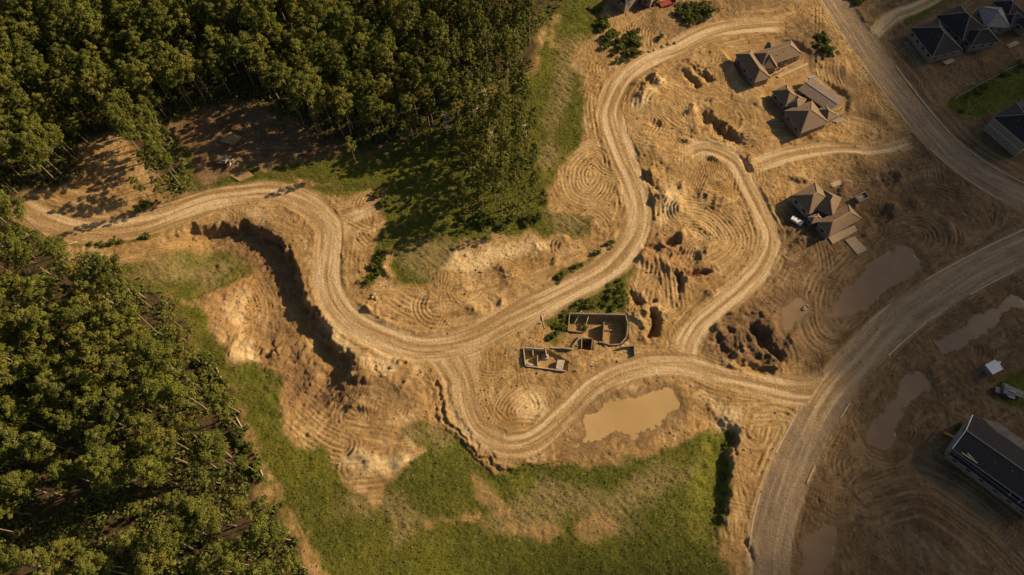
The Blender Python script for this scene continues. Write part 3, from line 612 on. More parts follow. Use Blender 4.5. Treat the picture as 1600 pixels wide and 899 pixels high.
# ------------------------------------------------------------------ trees
def leaf_quads(C, Nn, size, rng, tilt=0.6):
    """one four-cornered leaf spray at each point of C, facing roughly along Nn"""
    n = len(C); nn = Nn + rng.normal(0, tilt, (n, 3)); nn /= np.linalg.norm(nn, axis=1, keepdims=True) + 1e-9
    r = rng.normal(0, 1, (n, 3)); a = np.cross(nn, r); a /= np.linalg.norm(a, axis=1, keepdims=True) + 1e-9; b = np.cross(nn, a)
    s = (size * rng.uniform(0.6, 1.3, n))[:, None]; k = rng.uniform(0.45, 0.9, (n, 1))
    return np.stack([C - a * s, C - b * s * k, C + a * s, C + b * s * k], 1).reshape(-1, 3)
def crown_arrays(rng, h, r, cb, nclump, nleaf, size, sparse=1.0):
    cs = []; ns = []; tint = []
    for c in range(nclump):
        t = (c + rng.uniform(0, 1)) / nclump; prof = math.sin(math.pi * min(1, 0.18 + 0.80 * t)) ** 0.75
        rr = r * prof * math.sqrt(rng.uniform(0.12, 1)); a = c * 2.4 + rng.uniform(-0.6, 0.6)
        cen = np.array([rr * math.cos(a), rr * math.sin(a), h * cb + (h * (1 - cb) - 0.8) * t])
        cr = rng.uniform(0.6, 1.4) * (r / 3.0) ** 0.6 * (1.15 - 0.35 * t); d = rng.normal(0, 1, (nleaf, 3)); d /= np.linalg.norm(d, axis=1, keepdims=True)
        d[:, 2] = np.where(d[:, 2] < -0.35, -d[:, 2], d[:, 2]); rad = cr * rng.uniform(0.55, 1.1, (nleaf, 1))
        cs.append(cen + d * rad * np.array([1, 1, 0.75])); ns.append(d); tint.append(np.full(nleaf, np.clip(rng.normal(0.45, 0.22), 0, 1)) + rng.normal(0, 0.1, nleaf))
    C = np.concatenate(cs); T = np.clip(np.concatenate(tint), 0, 1)
    return leaf_quads(C, np.concatenate(ns), size, rng), T
def leaf_mesh(name, VV, T, mat):
    F = np.arange(len(VV)).reshape(-1, 4); me = np_mesh(name, VV, F, mat)
    a = me.attributes.new('tint', 'FLOAT', 'POINT'); a.data.foreach_set('value', np.repeat(T, 4).astype(np.float32)); return me
def trunk_arrays(rng, h, r0, limbs, r, cb):
    """tapered slightly bent trunk with a few limbs, all six-sided tubes of quads"""
    Vs = []; Fs = []; n = 0
    def tube(pts, rads):
        nonlocal n
        k = 6
        for i, (p, rr) in enumerate(zip(pts, rads)):
            for j in range(k): Vs.append((p[0] + rr * math.cos(j * 2 * math.pi / k), p[1] + rr * math.sin(j * 2 * math.pi / k), p[2]))
            if i:
                for j in range(k): Fs.append((n + (i - 1) * k + j, n + (i - 1) * k + (j + 1) % k, n + i * k + (j + 1) % k, n + i * k + j))
        n += len(pts) * k
    b = rng.normal(0, 0.25, 2); m = 6
    P = [np.array([b[0] * math.sin(3 * t / m), b[1] * math.sin(3 * t / m), -0.4 + (h * 0.97 + 0.4) * t / m]) for t in range(m + 1)]
    tube(P, [r0 * (1 - 0.85 * t / m) for t in range(m + 1)])
    for l in range(limbs):
        t = cb + (0.92 - cb) * rng.uniform(0, 1); a = rng.uniform(0, 6.28); p = np.array([b[0] * math.sin(3 * t), b[1] * math.sin(3 * t), h * t]); ln = r * 0.8 * rng.uniform(0.5, 1)
        q = p + np.array([math.cos(a) * ln, math.sin(a) * ln, ln * 0.5]); tube([p, (p + q) / 2 + np.array([0, 0, -0.1]), q], [0.10, 0.07, 0.03])
    return np.array(Vs), np.array(Fs)
TREES = []                                  # prototypes: (trunk mesh, crown mesh, light arrays)
tr = np.random.default_rng(21)
for k in range(9):
    h = [21, 23, 20, 24, 22, 19, 22, 20, 23][k]; slim = k >= 6; r = (2.0 if slim else [3.3, 3.0, 3.6, 3.2, 2.9, 3.4][k]); cb = [0.52, 0.56, 0.5, 0.58, 0.55, 0.48, 0.5, 0.46, 0.55][k]
    tv, tf = trunk_arrays(tr, h, 0.24 if not slim else 0.17, 9, r, cb)
    cv, ct = crown_arrays(tr, h, r, cb, 26 if not slim else 19, 160 if not slim else 100, 0.225)
    lv, lt = crown_arrays(tr, h, r, cb, 22 if not slim else 17, 110, 0.255)
    tv2, tf2 = trunk_arrays(tr, h, 0.24, 0, r, cb)
    TREES.append((np_mesh('trunk', tv, tf, M['bark'], True), leaf_mesh('crown', cv, ct, M['pine']), (lv, lt, tv2, tf2), h))

def scatter(poly, spacing, seed, jitter=0.42):
    P = W(poly); rng = np.random.default_rng(seed); lo = P.min(0); hi = P.max(0); out = []; row = 0
    y = lo[1]
    while y < hi[1]:
        x = lo[0] + (row % 2) * spacing / 2
        while x < hi[0]:
            a = x + rng.uniform(-1, 1) * spacing * jitter; b = y + rng.uniform(-1, 1) * spacing * jitter; ins = False
            for i in range(len(P)):
                p = P[i - 1]; q = P[i]
                if (p[1] > b) != (q[1] > b) and a < (q[0] - p[0]) * (b - p[1]) / (q[1] - p[1]) + p[0]: ins = not ins
            if ins: out.append((a, b))
            x += spacing
        y += spacing * 0.87; row += 1
    return out
def topix(x, y, z=0.0):
    dz = z - H; cy = y * CT + dz * ST; cz = y * ST - dz * CT; return 800 + FPX * x / cz, 449.5 - FPX * cy / cz, cz
spots = []
fr = np.random.default_rng(33)
for poly, spc, sd_, reg in ((F1, 4.9, 1, 0), (F2, 5.6, 2, 1), (F3, 4.7, 3, 2)):
    for (x, y) in scatter(poly, spc, sd_):
        if look(road_m, x, y) > 0.05: continue
        px, py, cz = topix(x, y); tx, ty, _ = topix(x, y, 20)
        if not (-40 < tx < 1640 and -40 < ty < 940) and not (-40 < px < 1640 and -40 < py < 940): continue
        dens = fbm(np.array([x]), np.array([y]), 22, 71, 3)[0]
        if reg == 1 and dens < -0.30: continue
        if reg == 0 and dens < -0.36: continue
        if reg == 2 and fr.random() < 0.08: continue
        k = int(fr.integers(0, 6)) if reg < 2 else int(fr.integers(6, 9))
        if reg == 1 and fr.random() < 0.4: k = int(fr.integers(6, 9))
        if reg == 0 and fr.random() < 0.3: k = int(fr.integers(6, 9))
        if px > 700 and py < 200: k = int(fr.integers(6, 9))
        s = fr.uniform(0.62, 1.12) * (0.92 if reg == 2 else 1.0)
        spots.append((cz, x, y, reg, k, s, fr.uniform(0, 6.28), fr.normal(0, 0.03), fr.normal(0, 0.03)))
# a few lone trees in front of the forest edges
for (px, py) in [(640, 232), (668, 235), (700, 262), (560, 262), (310, 300), (725, 330), (845, 345), (268, 318), (245, 322)]:
    x, y = at(px, py); spots.append((topix(x, y)[2], x, y, 2, 6 + px % 3, 0.72, px * 1.0, 0.02, -0.02))
spots.sort()
NIND = 300
TG = ['pines of the dense forest', 'pines of the sunlit grove', 'slender pines of the open stand']
def edge_dist(P, x, y):
    a = P; b = np.roll(P, -1, 0); e = b - a; t = np.clip(((x - a[:, 0]) * e[:, 0] + (y - a[:, 1]) * e[:, 1]) / (e * e).sum(1), 0, 1); return np.hypot(x - a[:, 0] - t * e[:, 0], y - a[:, 1] - t * e[:, 1]).min()
FW = [W(F1), W(F2), W(F3)]
def tree_label(x, y, reg, k, s):
    size = 'tall' if s > 0.98 else 'short' if s < 0.82 else 'medium height'; form = 'slim crowned' if k >= 6 else 'broad crowned' if k in (0, 2, 5) else 'round crowned'
    px, py, _ = topix(x, y); rim = edge_dist(FW[reg], x, y) < 6.0
    if reg == 0: where = ('on the forest rim above the bare clearings' if rim else 'inside the dense dark forest')
    elif reg == 1: where = (('beside the haul road' if py < 470 else 'on the meadow edge') if rim else ('in the grove below the haul road' if py < 560 else 'inside the open grove by the meadow')) 
    else: where = 'on the shaded side of the grass strip' if rim else 'inside the open stand on the grass strip'
    return size + ' ' + form + ' pine ' + where
for (cz, x, y, reg, k, s, rz, tx, ty) in spots[:NIND]:
    r = bpy.data.objects.new('pine_tree', None); COL.objects.link(r); r.location = (x, y, gz(x, y) - 0.05); r.rotation_euler = (tx, ty, rz); r.scale = (s, s, s); r.empty_display_size = 1
    lab_ = tree_label(x, y, reg, k, s); tag(r, lab_, 'tree', TG[reg] + ', ' + lab_.split(' pine ')[0])
    link(bpy.data.objects.new('trunk', TREES[k][0]), r); link(bpy.data.objects.new('crown', TREES[k][1]), r)
pc = bpy.data.collections.new('forest_tree_kinds')
for k, (tm, cm, (lv, lt, tv, tf), hh) in enumerate(TREES):
    F = np.concatenate([np.arange(len(lv)).reshape(-1, 4), tf + len(lv)]); me = np_mesh('forest_tree', np.concatenate([lv, tv]), F, [M['pine'], M['bark']], False, np.concatenate([np.zeros(len(lv) // 4), np.ones(len(tf))]))
    at_ = me.attributes.new('tint', 'FLOAT', 'POINT'); at_.data.foreach_set('value', np.concatenate([np.repeat(lt, 4), np.zeros(len(tv))]).astype(np.float32))
    pc.objects.link(bpy.data.objects.new('forest_tree_%d' % k, me))
rest = spots[NIND:]; me = bpy.data.meshes.new('pine_forest'); me.from_pydata([(q[1], q[2], gz(q[1], q[2]) - 0.05) for q in rest], [], [])
for nm, ty, col_ in (('kind_index', 'INT', [q[4] for q in rest]), ('size', 'FLOAT', [q[5] for q in rest])): me.attributes.new(nm, ty, 'POINT').data.foreach_set('value', col_)
me.attributes.new('turn', 'FLOAT_VECTOR', 'POINT').data.foreach_set('vector', [c for q in rest for c in (q[7], q[8], q[6])])
fo_ = link(bpy.data.objects.new('pine_forest', me)); tag(fo_, 'mass of dark green pines filling the dense forest', 'forest', None, 'stuff')
gt = bpy.data.node_groups.new('forest_instances', 'GeometryNodeTree'); gt.interface.new_socket('Geometry', in_out='INPUT', socket_type='NodeSocketGeometry'); gt.interface.new_socket('Geometry', in_out='OUTPUT', socket_type='NodeSocketGeometry')
gi = gt.nodes.new('NodeGroupInput'); go = gt.nodes.new('NodeGroupOutput'); ip = gt.nodes.new('GeometryNodeInstanceOnPoints'); ci = gt.nodes.new('GeometryNodeCollectionInfo')
ci.inputs['Collection'].default_value = pc; ci.inputs['Separate Children'].default_value = True; ci.inputs['Reset Children'].default_value = True; ip.inputs['Pick Instance'].default_value = True
def named(ty, nm): n_ = gt.nodes.new('GeometryNodeInputNamedAttribute'); n_.data_type = ty; n_.inputs[0].default_value = nm; return n_.outputs[0]
gt.links.new(gi.outputs[0], ip.inputs['Points']); gt.links.new(ci.outputs[0], ip.inputs['Instance']); gt.links.new(named('INT', 'kind_index'), ip.inputs['Instance Index']); gt.links.new(named('FLOAT_VECTOR', 'turn'), ip.inputs['Rotation']); gt.links.new(named('FLOAT', 'size'), ip.inputs['Scale'])
gt.links.new(ip.outputs[0], go.inputs[0]); md = fo_.modifiers.new('forest', 'NODES'); md.node_group = gt
print('trees', len(spots))

# bare dead trees in the open stand
dr = np.random.default_rng(8)
for i, (px, py) in enumerate([(735, 190), (748, 205), (725, 175), (760, 185), (770, 240), (820, 230), (700, 215)]):
    x, y = at(px, py); h = dr.uniform(11, 15); v, f = trunk_arrays(dr, h, 0.16, 26, 2.6, 0.35)
    o = link(bpy.data.objects.new('dead_tree', np_mesh('dead_tree', v, f, M['log'], True))); o.location = (x, y, gz(x, y)); tag(o, 'bare grey dead tree among the slender pines', 'tree', 'dead trees in the open stand')

# ------------------------------------------------------------------ undergrowth, grass, clods
def spray(name, label, cat, mat, mask, n, size, zlo, zhi, seed, tilt, nsc=4.0, thr=-0.1):
    rng = np.random.default_rng(seed); x = rng.uniform(-198, 202, n * 6); y = rng.uniform(3, 211, n * 6)
    i = ((x + 200) / STEP).astype(int); j = ((y - 2) / STEP).astype(int); i0 = np.searchsorted(AX, -200 - 1e-4); j0 = np.searchsorted(AY, 2 - 1e-4)
    i = np.clip(i + i0, 0, NX - 1); j = np.clip(j + j0, 0, NY - 1)
    px, py, _ = topix(x, y); k = (mask[i, j] > rng.uniform(0.05, 0.95, len(x))) & (fbm(x, y, nsc, seed, 3) > thr) & (px > -20) & (px < 1620) & (py > -20) & (py < 920)
    x, y, i, j = x[k][:n], y[k][:n], i[k][:n], j[k][:n]; z = height[i, j] + rng.uniform(zlo, zhi, len(x)) * (0.4 + 0.9 * np.clip(fbm(x, y, nsc, seed + 3, 2) + 0.5, 0, 1))
    C = np.stack([x, y, z], -1); Nn = np.zeros_like(C); Nn[:, 2] = 0.7; T = np.clip(0.45 + 0.5 * fbm(x, y, 5, seed + 5, 3) + rng.normal(0, 0.15, len(x)), 0, 1)
    o = link(bpy.data.objects.new(name, leaf_mesh(name, leaf_quads(C, Nn, size, rng, tilt), T, mat))); tag(o, label, cat, None, 'stuff'); return o
nr = (1 - np.clip(road_m * 2, 0, 1))
spray('undergrowth', 'low leafy undergrowth on the forest floor', 'undergrowth', M['shrub'], np.clip(ff * 0.8 + 0.5 * f3, 0, 1) * nr, 60000, 0.45, 0.05, 1.7, 51, 0.7, 5, -0.2)
spray('grass', 'rough meadow grass growing in tufts', 'grass', M['grass'], np.clip(g - 0.25, 0, 1) * nr * (owner == 0) * (1 - 0.75 * drym), 95000, 0.16, 0.03, 0.35, 61, 0.9, 6, -0.6)
spray('dry_grass', 'straw coloured dead grass among the green', 'grass', M['dead'], np.clip(g, 0, 1) * np.clip(drym + 0.12, 0, 1) * nr, 22000, 0.2, 0.05, 0.35, 62, 0.9, 6, -0.3)
def clods(name, label, mat, mask, n, smin, smax, seed):
    rng = np.random.default_rng(seed); x = rng.uniform(-198, 202, n * 4); y = rng.uniform(3, 211, n * 4); i0 = np.searchsorted(AX, -200 - 1e-4); j0 = np.searchsorted(AY, 2 - 1e-4)
    i = np.clip(((x + 200) / STEP).astype(int) + i0, 0, NX - 1); j = np.clip(((y - 2) / STEP).astype(int) + j0, 0, NY - 1)
    k = (mask[i, j] > rng.uniform(0.1, 0.9, len(x))) & (fbm(x, y, 7, seed, 3) > rng.uniform(-0.4, 0.5, len(x))); x, y, i, j = x[k][:n], y[k][:n], i[k][:n], j[k][:n]; n = len(x)
    s = smin + (smax - smin) * rng.random(n) ** 3; z = height[i, j] + s * 0.2; C = np.stack([x, y, z], -1)
    O = np.array([(1, 0, 0), (0, 1, 0), (-1, 0, 0), (0, -1, 0), (0, 0, 0.8), (0, 0, -0.8)])[None] * rng.uniform(0.6, 1.2, (n, 6, 1)) * s[:, None, None]
    a = rng.uniform(0, 6.28, n); c, sn = np.cos(a)[:, None], np.sin(a)[:, None]; O = np.stack([O[..., 0] * c - O[..., 1] * sn, O[..., 0] * sn + O[..., 1] * c, O[..., 2]], -1)
    Fb = np.array([(0, 1, 4), (1, 2, 4), (2, 3, 4), (3, 0, 4), (1, 0, 5), (2, 1, 5), (3, 2, 5), (0, 3, 5)]); F = (Fb[None] + 6 * np.arange(n)[:, None, None]).reshape(-1, 3)
    o = link(bpy.data.objects.new(name, np_mesh(name, (C[:, None] + O).reshape(-1, 3), F, mat))); tag(o, label, 'rubble', None, 'stuff'); return o
bare_m = rough_m * (1 - wet) * (1 - ff) * (1 - g)
M['clod'] = simple('earth_clod', (0.22, 0.135, 0.06), (0.40, 0.26, 0.12), 0.2)
M['clod_d'] = simple('dark_clod', (0.15, 0.10, 0.055), (0.24, 0.16, 0.09), 0.2)
clods('earth_clods', 'loose clods of sandy earth strewn over the site', M['clod'], bare_m * (1 - 0.8 * darkm), 8000, 0.10, 0.40, 71)
clods('dark_clods', 'loose clods of dark earth strewn over the muddy plots', M['clod_d'], bare_m * (0.25 + darkm), 3500, 0.10, 0.34, 72)

# ------------------------------------------------------------------ shrubs
SHR = []
sr = np.random.default_rng(44)
for k in range(6):
    cs = []; ns = []; ti = []
    for c in range(7):
        cen = np.array([sr.normal(0, 0.55), sr.normal(0, 0.55), sr.uniform(0.35, 1.0)]); d = sr.normal(0, 1, (55, 3)); d /= np.linalg.norm(d, axis=1, keepdims=True); d[:, 2] = np.abs(d[:, 2]) * 0.9 - 0.2
        cs.append(cen + d * sr.uniform(0.35, 0.62) * sr.uniform(0.7, 1.1, (55, 1))); ns.append(d); ti.append(np.clip(sr.normal(0.5, 0.2) + sr.normal(0, 0.1, 55), 0, 1))
    C = np.concatenate(cs); C[:, 2] = np.maximum(C[:, 2], 0.03); SHR.append(leaf_mesh('shrub', leaf_quads(C, np.concatenate(ns), 0.20, sr), np.concatenate(ti), M['shrub']))
def shrubs(poly, spacing, seed, smin, smax, label, group, skip=0.2):
    for (x, y) in scatter(poly, spacing, seed):
        if sr.random() < skip or look(road_m, x, y) > 0.4: continue
        o = bpy.data.objects.new('shrub', SHR[int(sr.integers(0, 6))]); COL.objects.link(o); s = sr.uniform(smin, smax); o.scale = (s, s, s * sr.uniform(0.7, 1.1)); o.rotation_euler = (0, 0, sr.uniform(0, 6.28)); o.location = (x, y, gz(x, y) - 0.05)
        tag(o, label, 'shrub', group)
shrubs([(930, 15), (942, 12), (955, 45), (975, 70), (985, 45), (1000, 60), (995, 90), (975, 105), (955, 100), (945, 65)], 2.6, 1, 0.9, 1.9, 'dense green shrub in the tall thicket beside the sandy haul road', 'shrubs of the tall thicket', 0.1)
shrubs([(1055, 20), (1075, 10), (1105, 8), (1112, 22), (1100, 35), (1075, 38), (1065, 30)], 2.5, 2, 1.2, 2.0, 'bushy green shrub on the island inside the looping tracks', 'shrubs of the track island', 0.05)
shrubs([(1025, 62), (1050, 55), (1060, 50), (1040, 68)], 3, 3, 0.7, 1.2, 'low shrub on the grey brush pile inside the looping tracks', 'shrubs on the brush pile', 0.2)
shrubs([(838, 490), (870, 465), (905, 450), (950, 430), (985, 410), (984, 440), (978, 485), (940, 488), (890, 488), (870, 480)], 2.6, 4, 0.5, 1.15, 'low green shrub on the overgrown bank above the concrete foundation', 'shrubs above the foundation', 0.15)
shrubs(Z(800, 460, 6.42, [(400, 190), (480, 165), (570, 200), (560, 360), (480, 465), (370, 450)]), 2.0, 5, 0.55, 1.05, 'green shrub filling the hollow beside the concrete foundation', 'shrubs in the foundation hollow', 0.08)
shrubs(Z(800, 460, 6.42, [(640, 270), (740, 240), (730, 340), (620, 345)]), 1.8, 6, 0.8, 1.2, 'green shrub growing inside the basement walls', 'shrubs inside the basement', 0.1)
shrubs([(865, 430), (930, 398), (965, 368), (978, 335), (982, 345), (968, 385), (925, 412), (872, 440)], 2.3, 7, 0.6, 1.2, 'small green bush on the verge of the haul road', 'bushes along the haul road verge', 0.25)
shrubs([(1078, 507), (1100, 472), (1125, 452), (1142, 452), (1125, 470), (1085, 508)], 2.0, 8, 0.6, 1.2, 'small green bush on the verge of the narrow sandy track', 'bushes along the narrow track', 0.2)
shrubs([(85, 366), (150, 376), (235, 360), (242, 370), (150, 386), (90, 378)], 2.2, 9, 0.7, 1.3, 'small leafy bush on the forest side bank of the haul road', 'bushes on the haul road bank', 0.2)
shrubs([(95, 345), (150, 351), (210, 336), (225, 320), (238, 318), (232, 342), (160, 352)], 2.2, 10, 0.8, 1.8, 'leafy bush between the haul road and the small bare clearing', 'bushes by the small clearing', 0.25)
shrubs([(572, 445), (588, 398), (602, 392), (595, 425), (582, 446)], 2.0, 11, 0.6, 1.2, 'small dark bush at the tip of the shaded grass strip', 'bushes at the grass strip tip', 0.15)
shrubs([(1270, 60), (1285, 50), (1305, 85), (1300, 92), (1278, 78)], 2.2, 12, 1.2, 2.0, 'dense green bush between the unfinished houses and the paved road', 'bushes by the paved road', 0.1)
shrubs([(1315, -10), (1340, -15), (1345, 8), (1325, 10)], 2.4, 13, 0.9, 1.5, 'round green bush at the roadside beside the dirt drive', 'bushes by the dirt drive', 0.15)
shrubs([(1485, 165), (1510, 148), (1600, 100), (1605, 106), (1520, 155), (1500, 178)], 2.4, 14, 0.7, 1.4, 'dark hedge bush along the edge of the fenced lawn', 'hedge bushes along the lawn', 0.25)
shrubs([(1140, 672), (1148, 690), (1140, 740), (1132, 745), (1136, 690)], 2.2, 15, 0.6, 1.1, 'small dark bush under the crumbling bank at the meadow end', 'bushes under the bank', 0.3)
shrubs(Z(1460, 640, 5.62, [(170, 220), (245, 100), (310, 120), (250, 200), (210, 235)]), 1.6, 16, 0.8, 1.2, 'clipped green bush at the end of the long dark house', 'bushes at the long dark house', 0.0)
shrubs([(580, 310), (600, 300), (606, 315), (596, 328)], 2.2, 17, 0.9, 1.4, 'rounded bush where the sandy spur meets the grass', 'bushes at the sandy spur', 0.1)
shrubs([(300, 520), (350, 590), (400, 705), (425, 780), (500, 900), (480, 905), (400, 780), (370, 690), (320, 580)], 3.6, 18, 0.8, 1.7, 'leafy shrub along the edge of the sunlit grove', 'shrubs along the grove edge', 0.35)
shrubs([(690, 345), (740, 330), (800, 345), (850, 335), (845, 350), (780, 362), (720, 360)], 3.4, 19, 0.9, 1.8, 'leafy shrub at the foot of the slender pines', 'shrubs under the slender pines', 0.35)

# ------------------------------------------------------------------ kerbs of the paved roads
for i in (0, 1):
    P = ROADW[i]; T = np.gradient(P, axis=0); T /= np.linalg.norm(T, axis=1, keepdims=True); Nn = np.stack([-T[:, 1], T[:, 0]], -1); hw = ROADS[i][2] / 2
    for sgn in (-1, 1):
        Q = []
        fine = smooth_line(P + Nn * sgn * (hw + 0.1), 5)
        mb = MB(); run = []
        Tn = np.gradient(fine, axis=0); Tn /= np.linalg.norm(Tn, axis=1, keepdims=True); Nm = np.stack([-Tn[:, 1], Tn[:, 0]], -1)
        def flush(run):
            if len(run) < 3: return
            n = len(run); pts = []
            for (q, nn) in run:
                z = gz(q[0], q[1]); 
                for o_, zz in ((-0.2, z - 0.3), (-0.2, z + 0.13), (0.2, z + 0.13), (0.2, z - 0.3)): pts.append((q[0] + nn[0] * o_, q[1] + nn[1] * o_, zz))
            fs = [(0, 1, 2, 3), (4 * n - 1, 4 * n - 2, 4 * n - 3, 4 * n - 4)]
            for a in range(n - 1):
                for c in range(4): fs.append((4 * a + c, 4 * (a + 1) + c, 4 * (a + 1) + (c + 1) % 4, 4 * a + (c + 1) % 4))
            mb.poly(pts, fs)
        for q, nn in zip(fine, Nm):
            others = False
            for j in range(len(ROADS)):
                if j == i: continue
                dd = np.hypot(ROADW[j][:, 0] - q[0], ROADW[j][:, 1] - q[1]).min()
                if dd < ROADS[j][2] / 2 + 2.5: others = True
            bury = vnoise(np.array([q[0]]), np.array([q[1]]), 14, 77 + i)[0] < -0.35
            if others or bury: flush(run); run = []
            else: run.append((q, nn))
        flush(run)
        if mb.v: tag(mb.build('kerb', M['slab']), 'dusty concrete kerb along the paved road', 'kerb', None, 'structure')

# ------------------------------------------------------------------ houses
def rect(p0, p1, p3, z):
    a = np.array(at(*p0, z)); b = np.array(at(*p1, z)); c = np.array(at(*p3, z)); u = b - a; lu = np.linalg.norm(u); u /= lu
    v = np.array([-u[1], u[0]]); lv = (c - a) @ v
    if lv < 0: a = a + v * lv; lv = -lv
    return a, u, v, lu, lv
def slab(name, pts, z0, z1, mat, parent=None, world=False):
    P = pts if world else [at(*p, z1) for p in pts]
    ar = sum(P[i - 1][0] * P[i][1] - P[i][0] * P[i - 1][1] for i in range(len(P)))
    if ar < 0: P = P[::-1]
    mb = MB(); mb.prism(P, z0, z1); return mb.build(name, mat, parent)
def block(parent, p0, p1, p3, ze, pitch=36, roof='shingle', wall='wall', ends=('hip', 'hip'), cap='cap', wins=True, over=0.45, z0=0.0, base=None):
    a, u, v, lu, lv = rect(p0, p1, p3, ze)
    if lu < lv: a, u, v, lu, lv = a + v * lv, -v, u, lv, lu
    loc = parent.location
    def G(s, t, z): q = a + u * s + v * t; return (q[0] - loc.x, q[1] - loc.y, z - loc.z)
    hr = lv / 2 * math.tan(math.radians(pitch)); e0 = lv / 2 if ends[0] == 'hip' else 0.0; e1 = lv / 2 if ends[1] == 'hip' else 0.0
    if e0 + e1 > lu - 0.1: k = (lu - 0.1) / (e0 + e1); e0 *= k; e1 *= k
    o = over; mb = MB(); mb.prism([G(o, o, 0)[:2], G(lu - o, o, 0)[:2], G(lu - o, lv - o, 0)[:2], G(o, lv - o, 0)[:2]], z0 - loc.z - 0.3, ze - loc.z)
    wl = mb.build('wall', M[wall], parent)
    mb = MB(); th = 0.22
    pts = [G(0, 0, ze), G(lu, 0, ze), G(lu, lv, ze), G(0, lv, ze), G(e0, lv / 2, ze + hr), G(lu - e1, lv / 2, ze + hr)] + [G(0, 0, ze - th), G(lu, 0, ze - th), G(lu, lv, ze - th), G(0, lv, ze - th)]
    mb.poly(pts, [(0, 1, 5, 4), (1, 2, 5), (2, 3, 4, 5), (3, 0, 4), (9, 8, 7, 6), (0, 6, 7, 1), (1, 7, 8, 2), (2, 8, 9, 3), (3, 9, 6, 0)])
    rf = mb.build('roof', M[roof], parent)
    mb = MB(); r0, r1 = Vector(pts[4]), Vector(pts[5]); up = Vector((0, 0, 0.04))
    mb.bar(r0 + up, r1 + up, 0.30, 0.10)
    if ends[0] == 'hip':
        for c in (0, 3): mb.bar(Vector(pts[c]) + up, r0 + up, 0.26, 0.09)
    if ends[1] == 'hip':
        for c in (1, 2): mb.bar(Vector(pts[c]) + up, r1 + up, 0.26, 0.09)
    mb.build('ridge_cap', M[cap], rf)
    if lu > 8 and hr > 1.2:
        for (ss, tt) in ((0.42, 0.28), (0.6, 0.34)):
            zz = ze + hr * (1 - abs(tt - 0.5) * 2); c0 = G(lu * ss, lv * tt, zz); mb = MB(); mb.tube((c0[0], c0[1], c0[2] - 0.2), (c0[0], c0[1], c0[2] + 0.35), 0.11, 0.11, 8); mb.build('vent', M['cap_d'], rf)
    mb = MB()
    for i in range(4): mb.bar(Vector(pts[i]) + Vector((0, 0, -0.12)), Vector(pts[(i + 1) % 4]) + Vector((0, 0, -0.12)), 0.12, 0.2)
    mb.build('fascia', M['timber_g'], rf)
    if wins:
        for (s0, s1, t, fx) in ((o, lu - o, o, 1), (o, lu - o, lv - o, 1), (o, lv - o, o, 0), (o, lv - o, lu - o, 0)):
            n = max(1, int((s1 - s0) // 3.2))
            for k in range(n):
                c = s0 + (s1 - s0) * (k + 0.5) / n; hw_ = 0.7; sg = -1 if t == o else 1; z1 = ze - 0.55; zb = z1 - 1.35
                def bx(mb, hw2, za, zb2, d0, d1):
                    q = [(c - hw2, t + sg * d0), (c + hw2, t + sg * d0), (c + hw2, t + sg * d1), (c - hw2, t + sg * d1)]
                    if not fx: q = [(b_, a_) for a_, b_ in q]
                    P = [G(*w_, 0)[:2] for w_ in q]; ar = sum(P[i - 1][0] * P[i][1] - P[i][0] * P[i - 1][1] for i in range(4))
                    mb.prism(P if ar > 0 else P[::-1], za - loc.z, zb2 - loc.z)
                mb = MB(); bx(mb, hw_, zb, z1, -0.05, 0.05); wn = mb.build('window', M['wall_w'], parent)
                mb = MB(); bx(mb, hw_ - 0.12, zb + 0.12, z1 - 0.12, 0.02, 0.08); mb.build('pane', M['glass'], wn)
    return a, u, v, lu, lv
def house(name, label, px, py, group=None):
    x, y = at(px, py); e = empty(name, (x, y, 0)); tag(e, label, 'house', group); return e
K1 = lambda *p: Z(1130, 50, 9.986, p); K2 = lambda *p: Z(1190, 100, 7.49, p); K3 = lambda *p: Z(1200, 260, 6.42, p); K4 = lambda *p: Z(1400, 0, 6.915, p); K5 = lambda *p: Z(1520, 150, 7.49, p); K6 = lambda *p: Z(1460, 640, 5.62, p)
h = house('brown_house', 'unfinished brown house of two joined hip roofs with an open porch frame', 1200, 105)
block(h, *K1((190, 350), (490, 790), (405, 225)), 3.4, 33, ends=('hip', 'hip'))
block(h, *K1((600, 560), (1235, 345), (470, 330)), 3.4, 33)
block(h, *K1((610, 560), (850, 560), (690, 340)), 3.2, 40, wins=False)
block(h, *K1((640, 250), (760, 300), (740, 170)), 3.0, 40, wins=False)
slab('porch_slab', [(p[0] - h.location.x, p[1] - h.location.y) for p in [at(*q, 0.3) for q in K1((830, 690), (1320, 480), (1335, 510), (870, 715))]], -0.2, 0.3, M['slab'], h, True)
mb = MB()
for k in range(7):
    t = k / 6; p = at(*K1((880 + 330 * t, 590 - 150 * t))[0], 0); mb.bar((p[0] - h.location.x, p[1] - h.location.y, 0), (p[0] - h.location.x, p[1] - h.location.y, 2.8), 0.16)
p = at(*K1((880, 590))[0], 2.8); q = at(*K1((1210, 440))[0], 2.8); mb.bar((p[0] - h.location.x, p[1] - h.location.y, 2.85), (q[0] - h.location.x, q[1] - h.location.y, 2.85), 0.2)
mb.build('porch_frame', M['timber'], h)

